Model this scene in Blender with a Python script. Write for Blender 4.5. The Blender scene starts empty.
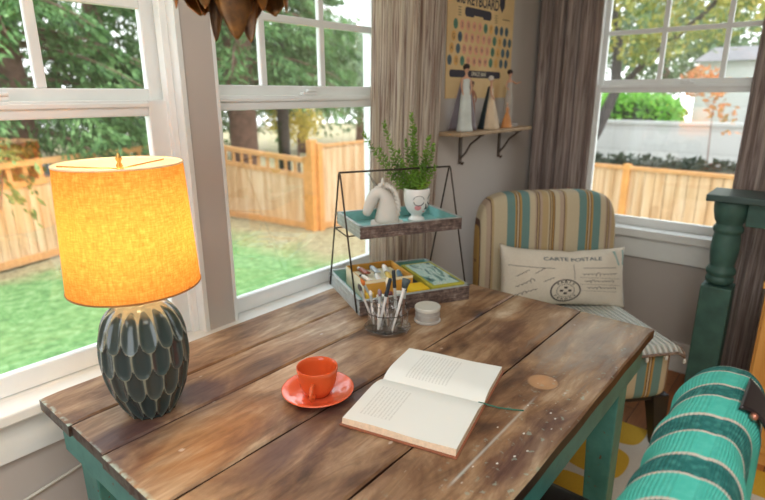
import bpy, bmesh, math, random
import numpy as np
from mathutils import Vector, Matrix
R = math.radians
PI = math.pi
rnd = random.Random(7)
C = bpy.context.scene.collection
SC = bpy.context.scene

# ------------------------------------------------------------------ camera
YAW, PITCH, ROLL = R(39.93876), R(16.13398), R(-0.18548)
CAM = Vector((0, 0, 1.37))
fw = Vector((math.cos(PITCH)*math.cos(YAW), math.cos(PITCH)*math.sin(YAW), -math.sin(PITCH)))
r0 = Vector((math.sin(YAW), -math.cos(YAW), 0)); u0 = r0.cross(fw)
rt = math.cos(ROLL)*r0 + math.sin(ROLL)*u0; up = rt.cross(fw)
cam = bpy.data.objects.new('camera', bpy.data.cameras.new('camera')); C.objects.link(cam)
M4 = Matrix((rt, up, -fw)).transposed().to_4x4(); M4.translation = CAM
cam.matrix_world = M4
cam.data.sensor_width = 36; cam.data.lens = 537.42/765*36
cam.data.clip_start = .02; cam.data.clip_end = 300
cam.data.dof.use_dof = True; cam.data.dof.focus_distance = 1.2; cam.data.dof.aperture_fstop = 3.2
SC.camera = cam

# ------------------------------------------------------------------ world, lights, exposure
w = bpy.data.worlds.new('world'); SC.world = w; w.use_nodes = True
nt = w.node_tree; nt.nodes.clear()
bg = nt.nodes.new('ShaderNodeBackground'); wo = nt.nodes.new('ShaderNodeOutputWorld')
tc = nt.nodes.new('ShaderNodeTexCoord'); sx = nt.nodes.new('ShaderNodeSeparateXYZ'); rp = nt.nodes.new('ShaderNodeValToRGB')
nt.links.new(tc.outputs['Generated'], sx.inputs[0]); nt.links.new(sx.outputs['Z'], rp.inputs[0])
rp.color_ramp.elements[0].position = 0.0; rp.color_ramp.elements[0].color = (.95, .98, 1.0, 1)
rp.color_ramp.elements[1].position = 0.9; rp.color_ramp.elements[1].color = (.78, .9, 1.0, 1)
nt.links.new(rp.outputs[0], bg.inputs['Color']); bg.inputs['Strength'].default_value = 2.6
nt.links.new(bg.outputs[0], wo.inputs[0])

def area(name, loc, rot, sx_, sy_, power, col=(1, 1, 1), portal=False):
    l = bpy.data.lights.new(name, 'AREA'); l.shape = 'RECTANGLE'; l.size = sx_; l.size_y = sy_
    l.energy = power; l.color = col
    o = bpy.data.objects.new(name, l); o.location = loc; o.rotation_euler = rot; C.objects.link(o)
    if portal: l.cycles.is_portal = True
    return o
area('sky_portal', (.36, 1.47, 1.38), (R(-90), 0, 0), .8, 1.4, 1, portal=True)
area('sky_portal', (1.24, 1.47, 1.38), (R(-90), 0, 0), .8, 1.4, 1, portal=True)
area('sky_portal', (3.04, .6, 1.38), (R(90), 0, R(90)), .86, 1.4, 1, portal=True)
sun = bpy.data.objects.new('sun', bpy.data.lights.new('sun', 'SUN')); C.objects.link(sun)
sun.data.energy = 1.5; sun.data.angle = R(20); sun.data.color = (1, .95, .86)
sun.rotation_euler = (R(38), 0, R(20))
area('sky_portal', (-1.77, -.35, 1.45), (0, R(-90), 0), 1.5, 1.5, 1, portal=True)  # portal for the added front opening
area('ceiling_fill', (-.2, -.5, 2.52), (0, 0, 0), 1.6, 1.6, 30, (1, .97, .94))  # unseen fill light, added to lift the room

SC.view_settings.view_transform = 'Standard'; SC.view_settings.look = 'None'
SC.view_settings.gamma = 1; SC.view_settings.use_curve_mapping = False
SC.view_settings.exposure = 0.58
SC.cycles.transparent_max_bounces = 40

# ------------------------------------------------------------------ material helpers
def nm(name):
    m = bpy.data.materials.new(name); m.use_nodes = True
    t = m.node_tree; return m, t, t.nodes['Principled BSDF']
def node(t, kind, **kw):
    n = t.nodes.new(kind)
    for k, v in kw.items():
        if k in n.inputs: n.inputs[k].default_value = v
        else: setattr(n, k, v)
    return n
def coords(t, scale=(1, 1, 1), kind='Object', rot=(0, 0, 0)):
    a = node(t, 'ShaderNodeTexCoord'); b = node(t, 'ShaderNodeMapping')
    b.inputs['Scale'].default_value = scale; b.inputs['Rotation'].default_value = rot
    t.links.new(a.outputs[kind], b.inputs[0]); return b.outputs[0]
def ramp(t, src, stops, interp='LINEAR'):
    n = node(t, 'ShaderNodeValToRGB'); e = n.color_ramp.elements; n.color_ramp.interpolation = interp
    while len(e) < len(stops): e.new(.5)
    for i, (p, c) in enumerate(stops):
        e[i].position = p; e[i].color = (*c, 1) if len(c) == 3 else c
    t.links.new(src, n.inputs[0]); return n.outputs[0]
def noise(t, vec, scale, detail=4, rough=.55, dist=0):
    n = node(t, 'ShaderNodeTexNoise', Scale=scale, Detail=detail, Roughness=rough, Distortion=dist)
    t.links.new(vec, n.inputs['Vector']); return n.outputs['Fac']
def mixc(t, fac, a, b, mode='MIX'):
    n = node(t, 'ShaderNodeMix', data_type='RGBA', blend_type=mode)
    for s, v in ((0, fac), (6, a), (7, b)):
        if hasattr(v, 'is_linked') or isinstance(v, bpy.types.NodeSocket): t.links.new(v, n.inputs[s])
        elif s == 0: n.inputs[0].default_value = v
        else: n.inputs[s].default_value = (*v, 1)
    return n.outputs[2]
def math_(t, op, a, b=None, c=None):
    n = node(t, 'ShaderNodeMath', operation=op)
    for i, v in enumerate((a, b, c)):
        if v is None: continue
        if isinstance(v, bpy.types.NodeSocket): t.links.new(v, n.inputs[i])
        else: n.inputs[i].default_value = v
    return n.outputs[0]
def bump(t, p, h, strength=.3, dist=.002):
    b = node(t, 'ShaderNodeBump'); b.inputs['Strength'].default_value = strength; b.inputs['Distance'].default_value = dist
    t.links.new(h, b.inputs['Height']); t.links.new(b.outputs[0], p.inputs['Normal'])
def plain(name, col, rough=.6, metal=0, var=.12, scale=20, bmp=0, **kw):
    m, t, p = nm(name); v = coords(t)
    f = noise(t, v, scale)
    c2 = tuple(max(0, x*(1-var)) for x in col); c1 = tuple(min(1, x*(1+var)) for x in col)
    t.links.new(ramp(t, f, [(.3, c2), (.7, c1)]), p.inputs['Base Color'])
    p.inputs['Roughness'].default_value = rough; p.inputs['Metallic'].default_value = metal
    for k, x in kw.items(): p.inputs[k].default_value = x
    if bmp: bump(t, p, noise(t, v, scale*4), bmp)
    return m
def srgb(r, g, b):
    f = lambda x: (x/255/12.92) if x/255 <= .04045 else ((x/255+.055)/1.055)**2.4
    return (f(r), f(g), f(b))

# ------------------------------------------------------------------ mesh helpers
class MB:
    def __init__(s): s.v = []; s.f = []; s.m = []; s.uv = None
    def add(s, vs, fs, mi=0):
        o = len(s.v); s.v += [tuple(v) for v in vs]; s.f += [tuple(i+o for i in f) for f in fs]; s.m += [mi]*len(fs); return s
    def box(s, x0, x1, y0, y1, z0, z1, mi=0, T=None):
        vs = [Vector((x, y, z)) for z in (z0, z1) for y in (y0, y1) for x in (x0, x1)]
        if T: vs = [T @ v for v in vs]
        return s.add(vs, [(0, 2, 3, 1), (4, 5, 7, 6), (0, 1, 5, 4), (2, 6, 7, 3), (0, 4, 6, 2), (1, 3, 7, 5)], mi)
    def hexa(s, lo, hi, mi=0):
        return s.add(lo+hi, [(3, 2, 1, 0), (4, 5, 6, 7), (0, 1, 5, 4), (1, 2, 6, 5), (2, 3, 7, 6), (3, 0, 4, 7)], mi)
    def lathe(s, prof, c=(0, 0, 0), n=32, ex=1, ey=1, mi=0, cap=True, T=None):
        vs = []; k = len(prof)
        for r, z in prof:
            for i in range(n):
                a = 2*PI*i/n; v = Vector((c[0]+r*ex*math.cos(a), c[1]+r*ey*math.sin(a), c[2]+z))
                vs.append(T @ v if T else v)
        fs = [(j*n+i, j*n+(i+1) % n, (j+1)*n+(i+1) % n, (j+1)*n+i) for j in range(k-1) for i in range(n)]
        if cap:
            if prof[0][0] > 1e-6: fs.append(tuple(range(n-1, -1, -1)))
            if prof[-1][0] > 1e-6: fs.append(tuple((k-1)*n+i for i in range(n)))
        return s.add(vs, fs, mi)
    def tube(s, path, r, n=8, mi=0, flat=1.0):
        P = [Vector(p) for p in path]; k = len(P)
        rr = r if isinstance(r, (list, tuple)) else [r]*k
        up_ = Vector((0, 0, 1)); vs = []; prev = None
        for i, p in enumerate(P):
            t = (P[min(i+1, k-1)]-P[max(i-1, 0)]).normalized()
            if prev is None:
                a = t.orthogonal().normalized() if abs(t.z) > .95 else t.cross(up_).normalized()
            else:
                a = (prev - t*prev.dot(t)).normalized()
            prev = a; b = t.cross(a)
            for j in range(n):
                an = 2*PI*j/n; vs.append(p+a*math.cos(an)*rr[i]+b*math.sin(an)*rr[i]*flat)
        fs = [(j*n+i, j*n+(i+1) % n, (j+1)*n+(i+1) % n, (j+1)*n+i) for j in range(k-1) for i in range(n)]
        fs += [tuple(range(n-1, -1, -1)), tuple((k-1)*n+i for i in range(n))]
        return s.add(vs, fs, mi)
    def superbox(s, cx, cy, cz, hx, hy, hz, n=10, e=6, T=None, mi=0, fn=None):
        vs = []; fs = []; key = {}
        def vid(p):
            q = tuple(round(x, 5) for x in p)
            if q not in key:
                key[q] = len(vs); nn = (abs(p[0])**e+abs(p[1])**e+abs(p[2])**e)**(1/e)
                v = Vector((p[0]/nn*hx, p[1]/nn*hy, p[2]/nn*hz))
                if fn: v = fn(v)
                v = v+Vector((cx, cy, cz)); vs.append(T @ v if T else v)
            return key[q]
        g = [math.sin(PI/2*(-1+2*i/n))*.5+(-1+2*i/n)*.5 for i in range(n+1)]
        for ax in range(3):
            for sg in (-1, 1):
                for i in range(n):
                    for j in range(n):
                        q = []
                        for a, b in ((i, j), (i+1, j), (i+1, j+1), (i, j+1)):
                            p = [0, 0, 0]; p[ax] = sg; p[(ax+1) % 3] = g[a]; p[(ax+2) % 3] = g[b]; q.append(vid(p))
                        fs.append(tuple(q) if sg > 0 else tuple(reversed(q)))
        return s.add(vs, fs, mi)
    def build(s, name, mat, parent=None, smooth=False, bevel=0, seg=2, solid=0, sub=0, weld=False, angle=None):
        me = bpy.data.meshes.new(name); me.from_pydata([tuple(v) for v in s.v], [], s.f); me.update()
        for mm in (mat if isinstance(mat, (list, tuple)) else [mat]): me.materials.append(mm)
        if any(s.m): me.polygons.foreach_set('material_index', s.m)
        if s.uv is not None:
            l = me.uv_layers.new(name='UVMap'); idx = np.zeros(len(me.loops), dtype=np.int32); me.loops.foreach_get('vertex_index', idx)
            l.data.foreach_set('uv', np.array(s.uv, dtype=np.float32)[idx].ravel())
        o = bpy.data.objects.new(name, me); C.objects.link(o)
        if parent: o.parent = parent
        if weld:
            bm = bmesh.new(); bm.from_mesh(me); bmesh.ops.remove_doubles(bm, verts=bm.verts, dist=1e-5); bm.to_mesh(me); bm.free()
        if smooth: me.polygons.foreach_set('use_smooth', [True]*len(me.polygons))
        if solid: md = o.modifiers.new('solid', 'SOLIDIFY'); md.thickness = solid; md.offset = 0
        if bevel:
            md = o.modifiers.new('bevel', 'BEVEL'); md.width = bevel; md.segments = seg; md.limit_method = 'ANGLE'
        if sub: md = o.modifiers.new('sub', 'SUBSURF'); md.levels = sub; md.render_levels = sub
        return o
def thing(name, label, cat, loc=(0, 0, 0), rz=0, group=None):
    o = bpy.data.objects.new(name, None); C.objects.link(o); o.location = loc; o.rotation_euler = (0, 0, rz); o.empty_display_size = .05
    o['label'] = label; o['category'] = cat
    if group: o['group'] = group
    return o
def tag(o, label, cat, group=None, kind=None):
    o['label'] = label; o['category'] = cat
    if group: o['group'] = group
    if kind: o['kind'] = kind
    return o
def struct(o):
    o['kind'] = 'structure'; return o
def place(o, loc, rz=0): o.location = loc; o.rotation_euler = (0, 0, rz); return o
def text_geo(s, size, sxk=1.0, bold=0):
    cu = bpy.data.curves.new('txt', 'FONT'); cu.body = s; cu.size = size; cu.align_x = 'CENTER'; cu.align_y = 'CENTER'; cu.offset = bold
    o = bpy.data.objects.new('txt', cu); C.objects.link(o)
    dg = bpy.context.evaluated_depsgraph_get(); dg.update()
    me = bpy.data.meshes.new_from_object(o.evaluated_get(dg))
    vs = [(v.co.x*sxk, v.co.y) for v in me.vertices]; fs = [tuple(p.vertices) for p in me.polygons]
    bpy.data.objects.remove(o); bpy.data.curves.remove(cu); bpy.data.meshes.remove(me)
    return vs, fs

# ------------------------------------------------------------------ structure materials
M = {}
M['white'] = plain('white_paint', srgb(240, 242, 240), .38, var=.02)
M['wallA'] = plain('taupe_wall', srgb(190, 182, 175), .8, var=.03, scale=3, bmp=.05)
M['wallB'] = M['wallA']
M['ceil'] = plain('ceiling_white', srgb(225, 222, 216), .9, var=.02)
M['trim'] = plain('white_trim', srgb(234, 236, 232), .42, var=.02)

def floor_mat():
    m, t, p = nm('oak_floor'); v = coords(t)
    b = node(t, 'ShaderNodeTexBrick', Scale=1); b.offset = .37
    b.inputs['Brick Width'].default_value = .9; b.inputs['Row Height'].default_value = .083; b.inputs['Mortar Size'].default_value = .0015
    b.inputs['Color1'].default_value = (*srgb(196, 128, 66), 1); b.inputs['Color2'].default_value = (*srgb(160, 92, 44), 1); b.inputs['Mortar'].default_value = (*srgb(60, 34, 18), 1)
    t.links.new(v, b.inputs['Vector'])
    g = noise(t, coords(t, (2, 40, 2)), 2, 5)
    t.links.new(mixc(t, .5, b.outputs['Color'], ramp(t, g, [(.3, (.45, .4, .35)), (.7, (1, 1, 1))]), 'MULTIPLY'), p.inputs['Base Color'])
    p.inputs['Roughness'].default_value = .35
    return m
def fence_mat():
    m, t, p = nm('cedar_boards'); a = node(t, 'ShaderNodeTexCoord')
    v = coords(t, (7.2, 7.2, .5)); n1 = noise(t, v, 1.3, 3)
    vv = coords(t, (30, 30, 1.2)); n2 = noise(t, vv, 1, 5)
    c = ramp(t, n1, [(.3, srgb(194, 150, 106)), (.5, srgb(214, 176, 136)), (.7, srgb(228, 198, 164))])
    t.links.new(mixc(t, .4, c, ramp(t, n2, [(.3, (.6, .55, .5)), (.6, (1, 1, 1))]), 'MULTIPLY'), p.inputs['Base Color'])
    p.inputs['Roughness'].default_value = .8; return m
def lawn_mat():
    m, t, p = nm('lawn'); v = coords(t)
    n1 = noise(t, v, 1.1, 5, .6, .3); n2 = noise(t, v, 9, 6, .7)
    g = ramp(t, n2, [(.3, srgb(76, 112, 62)), (.5, srgb(112, 152, 88)), (.72, srgb(158, 186, 132))])
    d = ramp(t, n2, [(.3, srgb(120, 104, 76)), (.7, srgb(196, 182, 140))])
    sep = node(t, 'ShaderNodeSeparateXYZ'); a = node(t, 'ShaderNodeTexCoord'); t.links.new(a.outputs['Object'], sep.inputs[0])
    # worn strip along the fences
    k = math_(t, 'ADD', sep.outputs['Y'], math_(t, 'MULTIPLY', n1, 1.6))
    k2 = math_(t, 'ADD', sep.outputs['X'], math_(t, 'MULTIPLY', n1, 1.6))
    f = ramp(t, math_(t, 'MULTIPLY', k, .1), [(.93, (0, 0, 0)), (1.0, (1, 1, 1))])
    f2 = ramp(t, math_(t, 'MULTIPLY', k2, .1), [(.60, (0, 0, 0)), (.70, (1, 1, 1))])
    t.links.new(mixc(t, math_(t, 'MAXIMUM', f, f2), g, d), p.inputs['Base Color'])
    p.inputs['Roughness'].default_value = .95; bump(t, p, n2, .8, .05); return m
def glass_mat(name, tint=(1, 1, 1), refl=1.0, rough=0.02, fog=0):
    m = bpy.data.materials.new(name); m.use_nodes = True; t = m.node_tree; t.nodes.clear()
    o = node(t, 'ShaderNodeOutputMaterial'); tr = node(t, 'ShaderNodeBsdfTransparent'); tr.inputs[0].default_value = (*tint, 1)
    gl = node(t, 'ShaderNodeBsdfGlossy'); gl.inputs['Roughness'].default_value = rough
    ge = node(t, 'ShaderNodeNewGeometry'); fr = node(t, 'ShaderNodeFresnel'); mx = node(t, 'ShaderNodeMixShader')
    t.links.new(math_(t, 'ADD', 1.45, math_(t, 'MULTIPLY', ge.outputs['Backfacing'], 1/1.45-1.45)), fr.inputs['IOR'])
    t.links.new(math_(t, 'MULTIPLY', fr.outputs[0], refl), mx.inputs[0]); t.links.new(tr.outputs[0], mx.inputs[1]); t.links.new(gl.outputs[0], mx.inputs[2])
    t.links.new(mx.outputs[0], o.inputs[0]); return m
M['floor'] = floor_mat(); M['fence'] = fence_mat(); M['lawn'] = lawn_mat(); M['glass'] = glass_mat('window_glass', (.99, .993, .992), 3.4, .04)

# ------------------------------------------------------------------ room shell
X0, X1, Y0, Y1, H = -1.6, 2.87, -2.2, 1.3, 2.6
struct(MB().box(X0-.1, X1+.2, Y0-.1, Y1+.2, -.1, 0).build('floor', M['floor']))
struct(MB().box(X0-.1, X1+.2, Y0-.1, Y1+.2, H, H+.1).build('ceiling', M['ceil']))
ZB, ZT = .70, 2.05
def wall_with(name, mat, axis, a0, a1, c0, c1, holes):
    mb = MB()
    def bx(u0, u1, z0, z1):
        if axis == 'x': mb.box(u0, u1, c0, c1, z0, z1)
        else: mb.box(c0, c1, u0, u1, z0, z1)
    cur = a0
    for h0, h1 in holes:
        if h0 > cur: bx(cur, h0, 0, H)
        bx(h0, h1, 0, ZB); bx(h0, h1, ZT, H); cur = h1
    bx(cur, a1, 0, H)
    return struct(mb.build(name, mat))
wall_with('wall_left', M['wallA'], 'x', X0, X1, Y1, Y1+.15, [(-.03, .772), (.862, 1.625)])
wall_with('wall_back', M['wallB'], 'y', Y0, Y1+.15, X1, X1+.15, [(.16, 1.03)])
wall_with('wall_right', M['wallB'], 'x', X0, X1, Y0-.1, Y0, [])
wall_with('wall_front', M['wallB'], 'y', Y0, Y1, X0-.1, X0, [(-1.1, .4)])  # opening in this unseen wall is added for fill daylight
struct(MB().box(X0-.02, X0+.04, -1.15, .45, .69, .716).build('trim_9', M['trim'], bevel=.004))  # sill of the added opening

def window(idx, axis, o0, o1, g0, g1, vert, zr0, zr1, hz, wall_c, zg=.762, gu=None):
    """o0..o1 opening, g0..g1 glass, wall_c inner wall face; depth grows outwards"""
    root = bpy.data.objects.new('window_%d' % idx, None); C.objects.link(root); struct(root)
    root.location = ((o0+o1)/2, wall_c, ZB) if axis == 'x' else (wall_c, (o0+o1)/2, ZB)
    base = root.location.copy()
    def bx(mb, u0, u1, d0, d1, z0, z1):
        if axis == 'x': mb.box(u0-base.x, u1-base.x, wall_c+d0-base.y, wall_c+d1-base.y, z0-ZB, z1-ZB)
        else: mb.box(wall_c+d0-base.x, wall_c+d1-base.x, u0-base.y, u1-base.y, z0-ZB, z1-ZB)
    fr = MB(); t = .012
    bx(fr, o0, o0+t, 0, .145, ZB, ZT); bx(fr, o1-t, o1, 0, .145, ZB, ZT); bx(fr, o0+t, o1-t, 0, .145, ZT-t, ZT); bx(fr, o0+t, o1-t, .03, .145, ZB, ZB+.012)
    bx(fr, o0+t, o0+t+.018, .03, .06, ZB+.012, ZT-t); bx(fr, o1-t-.018, o1-t, .03, .06, ZB+.012, ZT-t)
    bx(fr, o0+t, o0+t+.012, .09, .12, ZB+.012, ZT-t); bx(fr, o1-t-.012, o1-t, .09, .12, ZB+.012, ZT-t)
    fr.build('window_frame', M['white'], root, bevel=.002)
    # lower sash (inner)
    e0, e1 = o0+t+.002, o1-t-.002; zmid = (zr0+zr1)/2
    lo = MB(); d0, d1 = .045, .072
    bx(lo, e0, g0, d0, d1, ZB+.014, zmid+.006); bx(lo, g1, e1, d0, d1, ZB+.014, zmid+.006)
    bx(lo, g0, g1, d0, d1, ZB+.014, zg); bx(lo, g0, g1, d0, d1, zr0, zmid+.006)
    bx(lo, g0, g1, d0-.006, d0, zmid-.012, zmid+.0)
    ls = lo.build('lower_sash', M['white'], root, bevel=.003)
    gp = MB(); bx(gp, g0-.004, g1+.004, .056, .060, zg-.004, zr0+.004); gp.build('pane', M['glass'], ls)
    us = MB(); d0, d1 = .076, .1; g1 = gu or g1
    bx(us, e0, g0, d0, d1, zmid, ZT-t-.002); bx(us, g1, e1, d0, d1, zmid, ZT-t-.002)
    bx(us, g0, g1, d0, d1, zmid, zr1); bx(us, g0, g1, d0, d1, hz[-1], ZT-t-.002)
    uso = us.build('upper_sash', M['white'], root, bevel=.003)
    mu = MB(); wv = .011
    for v in vert: bx(mu, v-wv, v+wv, .079, .097, zr1, hz[-1])
    for z in hz[:-1]: bx(mu, g0, g1, .0785, .0975, z-.011, z+.011)
    mu.build('muntin_grid', M['white'], uso, bevel=.003)
    gp = MB(); bx(gp, g0-.004, g1+.004, .086, .090, zr1-.004, hz[-1]+.004); gp.build('pane', M['glass'], uso)
    lk = MB(); c = (g0+g1)/2
    bx(lk, c-.03, c+.03, .05, .07, zmid+.006, zmid+.016); bx(lk, c-.012, c+.028, .046, .06, zmid+.016, zmid+.024)
    lk.build('latch', M['white'], ls, bevel=.003)
    return root
wA1 = window(1, 'x', -.03, .772, .02, .694, [.245, .472], 1.320, 1.386, [1.585, 1.79, 1.99], Y1, gu=.716)
wA2 = window(2, 'x', .862, 1.625, .90, 1.578, [1.09, 1.338], 1.327, 1.398, [1.595, 1.80, 1.99], Y1, gu=1.598)
wB3 = window(3, 'y', .16, 1.03, .20, .982, [.462, .724], 1.375, 1.438, [1.66, 1.85, 1.99], X1, zg=.757)
# sills and aprons
struct(MB().box(-.12, 1.72, Y1-.045, Y1+.03, .690, .716).build('trim_1', M['trim'], bevel=.004))
struct(MB().box(-.10, 1.70, Y1-.018, Y1, .590, .690).build('trim_2', M['trim'], bevel=.003))
struct(MB().box(X1-.05, X1+.03, .08, 1.11, .677, .717).build('trim_3', M['trim'], bevel=.004))
struct(MB().box(X1-.02, X1, .10, 1.09, .568, .677).build('trim_4', M['trim'], bevel=.003))
struct(MB().box(X1-.012, X1, 1.03, 1.10, .717, 2.1).build('trim_5', M['trim'], bevel=.002))
struct(MB().box(X1-.012, X1, .09, .16, .717, 2.1).build('trim_6', M['trim'], bevel=.002))
struct(MB().box(.760, .774, Y1-.005, Y1+.002, .716, 2.05).build('trim_7', M['trim'], bevel=.001))
struct(MB().box(1.622, 1.69, Y1-.012, Y1, .717, 2.1).build('trim_8', M['trim'], bevel=.001))
struct(MB().box(X0, X1, Y1-.014, Y1, 0, .16).build('baseboard_left', M['trim'], bevel=.004))
struct(MB().box(X1-.014, X1, Y0, Y1-.014, 0, .16).build('baseboard_back', M['trim'], bevel=.004))

# ------------------------------------------------------------------ outside
ZG = -1.2
def ground():
    n = 60; mb = MB(); rr = random.Random(3)
    vs = [(-14+52*i/n, -14+52*j/n, ZG+rr.uniform(-.02, .02)) for j in range(n+1) for i in range(n+1)]
    fs = [(j*(n+1)+i, j*(n+1)+i+1, (j+1)*(n+1)+i+1, (j+1)*(n+1)+i) for j in range(n) for i in range(n)]
    mb.add(vs, fs); return struct(mb.build('lawn', M['lawn']))
ground()
M['post'] = plain('cedar_post', srgb(214, 150, 84), .8, var=.15, scale=6)
M['fencedark'] = plain('cedar_rail', srgb(205, 150, 96), .8, var=.15, scale=6)
def fence(name, label, a, b, top_a, top_b, lattice=True, step=1.9, mat=None):
    a = Vector((a[0], a[1], 0)); b = Vector((b[0], b[1], 0)); L = (b-a).length; ang = math.atan2((b-a).y, (b-a).x)
    t = thing(name, label, 'fence', (a.x, a.y, ZG), ang)
    def zt(u): return (top_a+(top_b-top_a)*u/L)-ZG
    pm = MB(); u = 0.0; bw = .14
    drop = .34 if lattice else .04
    rr = random.Random(int(L*10))
    while u < L-.01:
        w_ = min(bw, L-u); z1 = zt(u+w_/2)-drop+.02
        pm.box(u+.004, u+w_-.004, -.012+rr.uniform(-.004, .004), .012, .03, z1); u += bw
    pm.build('board_panel', M['fence'], t)
    def rail(z_off, h, dy=.03):
        rl = MB()
        rl.hexa([Vector((0, -dy, zt(0)-z_off-h)), Vector((L, -dy, zt(L)-z_off-h)), Vector((L, dy, zt(L)-z_off-h)), Vector((0, dy, zt(0)-z_off-h))],
                [Vector((0, -dy, zt(0)-z_off)), Vector((L, -dy, zt(L)-z_off)), Vector((L, dy, zt(L)-z_off)), Vector((0, dy, zt(0)-z_off))])
        rl.build('rail', M['fencedark'], t)
    if lattice:
        rail(0, .09, .05); rail(.30, .09, .035)
        u = .12
        while u < L-.1:
            MB().box(u, u+.07, -.012, .012, zt(u)-.32, zt(u)-.06).build('baluster', M['fencedark'], t); u += .24
    else: rail(0, .05, .04)
    MB().box(0, L, -.03, .03, .05, .16).build('bottom_board', M['fencedark'], t)
    n = max(1, round(L/step))
    for i in range(n+1):
        u = L*i/n; MB().box(u-.05, u+.05, -.05, .05, 0, zt(u)+.03).build('post', M['post'], t, bevel=.006)
    return t
fence('garden_fence', 'cedar fence with open lattice top seen through the left window beyond the lamp', (-2.2, 8.15), (5.9, 10.35), .36, .46)
fence('garden_fence', 'orange cedar fence with square openings under its top rail, beside the tall gate post', (6.62, 10.3), (6.97, 7.72), .37, .21, step=2.6)
tag(MB().box(6.92, 7.07, 7.52, 7.67, ZG, .56).build('gate_post', M['post'], bevel=.01), 'tall square cedar post where the two garden fences meet', 'post')
fence('garden_fence', 'pale plain board fence without lattice to the right of the tall gate post', (7.1, 7.5), (8.4, 7.3), .47, .5, lattice=False)
fence('garden_fence', 'plain honey coloured board fence seen through the window behind the armchair', (8.4, 7.25), (8.4, -2.6), .40, .30, lattice=False, step=2.4)

def leaf_mat(name, cols, rough=.7, trans=.35):
    m, t, p = nm(name); inf = node(t, 'ShaderNodeTexCoord'); v = inf.outputs['Object']
    n1 = noise(t, v, 1.6, 3); n2 = noise(t, v, 14, 2)
    k = math_(t, 'ADD', math_(t, 'MULTIPLY', n1, .5), math_(t, 'MULTIPLY', n2, .5))
    st = [(.36+.28*i/(len(cols)-1), c) for i, c in enumerate(cols)]
    c = ramp(t, k, st); t.links.new(c, p.inputs['Base Color']); p.inputs['Roughness'].default_value = rough
    tr = node(t, 'ShaderNodeBsdfTranslucent'); t.links.new(c, tr.inputs[0]); mx = node(t, 'ShaderNodeMixShader'); mx.inputs[0].default_value = trans
    out = [x for x in t.nodes if x.type == 'OUTPUT_MATERIAL'][0]
    t.links.new(p.outputs[0], mx.inputs[1]); t.links.new(tr.outputs[0], mx.inputs[2]); t.links.new(mx.outputs[0], out.inputs[0]); return m
M['conifer'] = leaf_mat('conifer_fronds', [srgb(40, 62, 40), srgb(70, 108, 60), srgb(110, 152, 88), srgb(158, 190, 128)])
M['broad'] = leaf_mat('broad_leaves', [srgb(90, 110, 60), srgb(130, 150, 86), srgb(180, 176, 96), srgb(214, 190, 110)])
M['broadg'] = leaf_mat('grey_green_leaves', [srgb(84, 104, 80), srgb(120, 144, 104), srgb(158, 176, 132)])
M['yellow'] = leaf_mat('yellow_leaves', [srgb(150, 150, 60), srgb(220, 196, 80), srgb(240, 220, 120)])
M['rust'] = leaf_mat('rust_leaves', [srgb(190, 120, 80), srgb(226, 160, 110), srgb(150, 140, 80)])
M['hedge'] = leaf_mat('bright_hedge', [srgb(96, 160, 60), srgb(140, 200, 84), srgb(170, 220, 110)])
M['darkhedge'] = leaf_mat('dark_hedge', [srgb(44, 56, 44), srgb(70, 84, 62)])
M['bark'] = plain('bark', srgb(128, 98, 86), .95, var=.35, scale=7, bmp=.6)
M['barkd'] = plain('dark_bark', srgb(84, 78, 76), .95, var=.3, scale=7, bmp=.6)
def leaves(pts, dirs, length, width, seed):
    """one rhombus leaf/frond per point"""
    rg = np.random.default_rng(seed); n = len(pts)
    d = dirs/np.linalg.norm(dirs, axis=1, keepdims=True)
    s = np.cross(d, rg.normal(size=(n, 3))); s /= np.linalg.norm(s, axis=1, keepdims=True)
    L = length*rg.uniform(.6, 1.3, (n, 1)); W = width*rg.uniform(.7, 1.3, (n, 1))
    V = np.stack([pts, pts+d*L*.5+s*W*.5, pts+d*L, pts+d*L*.5-s*W*.5], 1).reshape(-1, 3)
    return V, n
def leaf_obj(name, V, n, mat, parent):
    me = bpy.data.meshes.new(name); me.vertices.add(4*n); me.vertices.foreach_set('co', V.astype(np.float32).ravel())
    me.loops.add(4*n); me.loops.foreach_set('vertex_index', np.arange(4*n, dtype=np.int32))
    me.polygons.add(n); me.polygons.foreach_set('loop_start', np.arange(0, 4*n, 4, dtype=np.int32))
    me.update(calc_edges=True); me.validate(); me.materials.append(mat)
    o = bpy.data.objects.new(name, me); C.objects.link(o); o.parent = parent; return o
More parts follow.
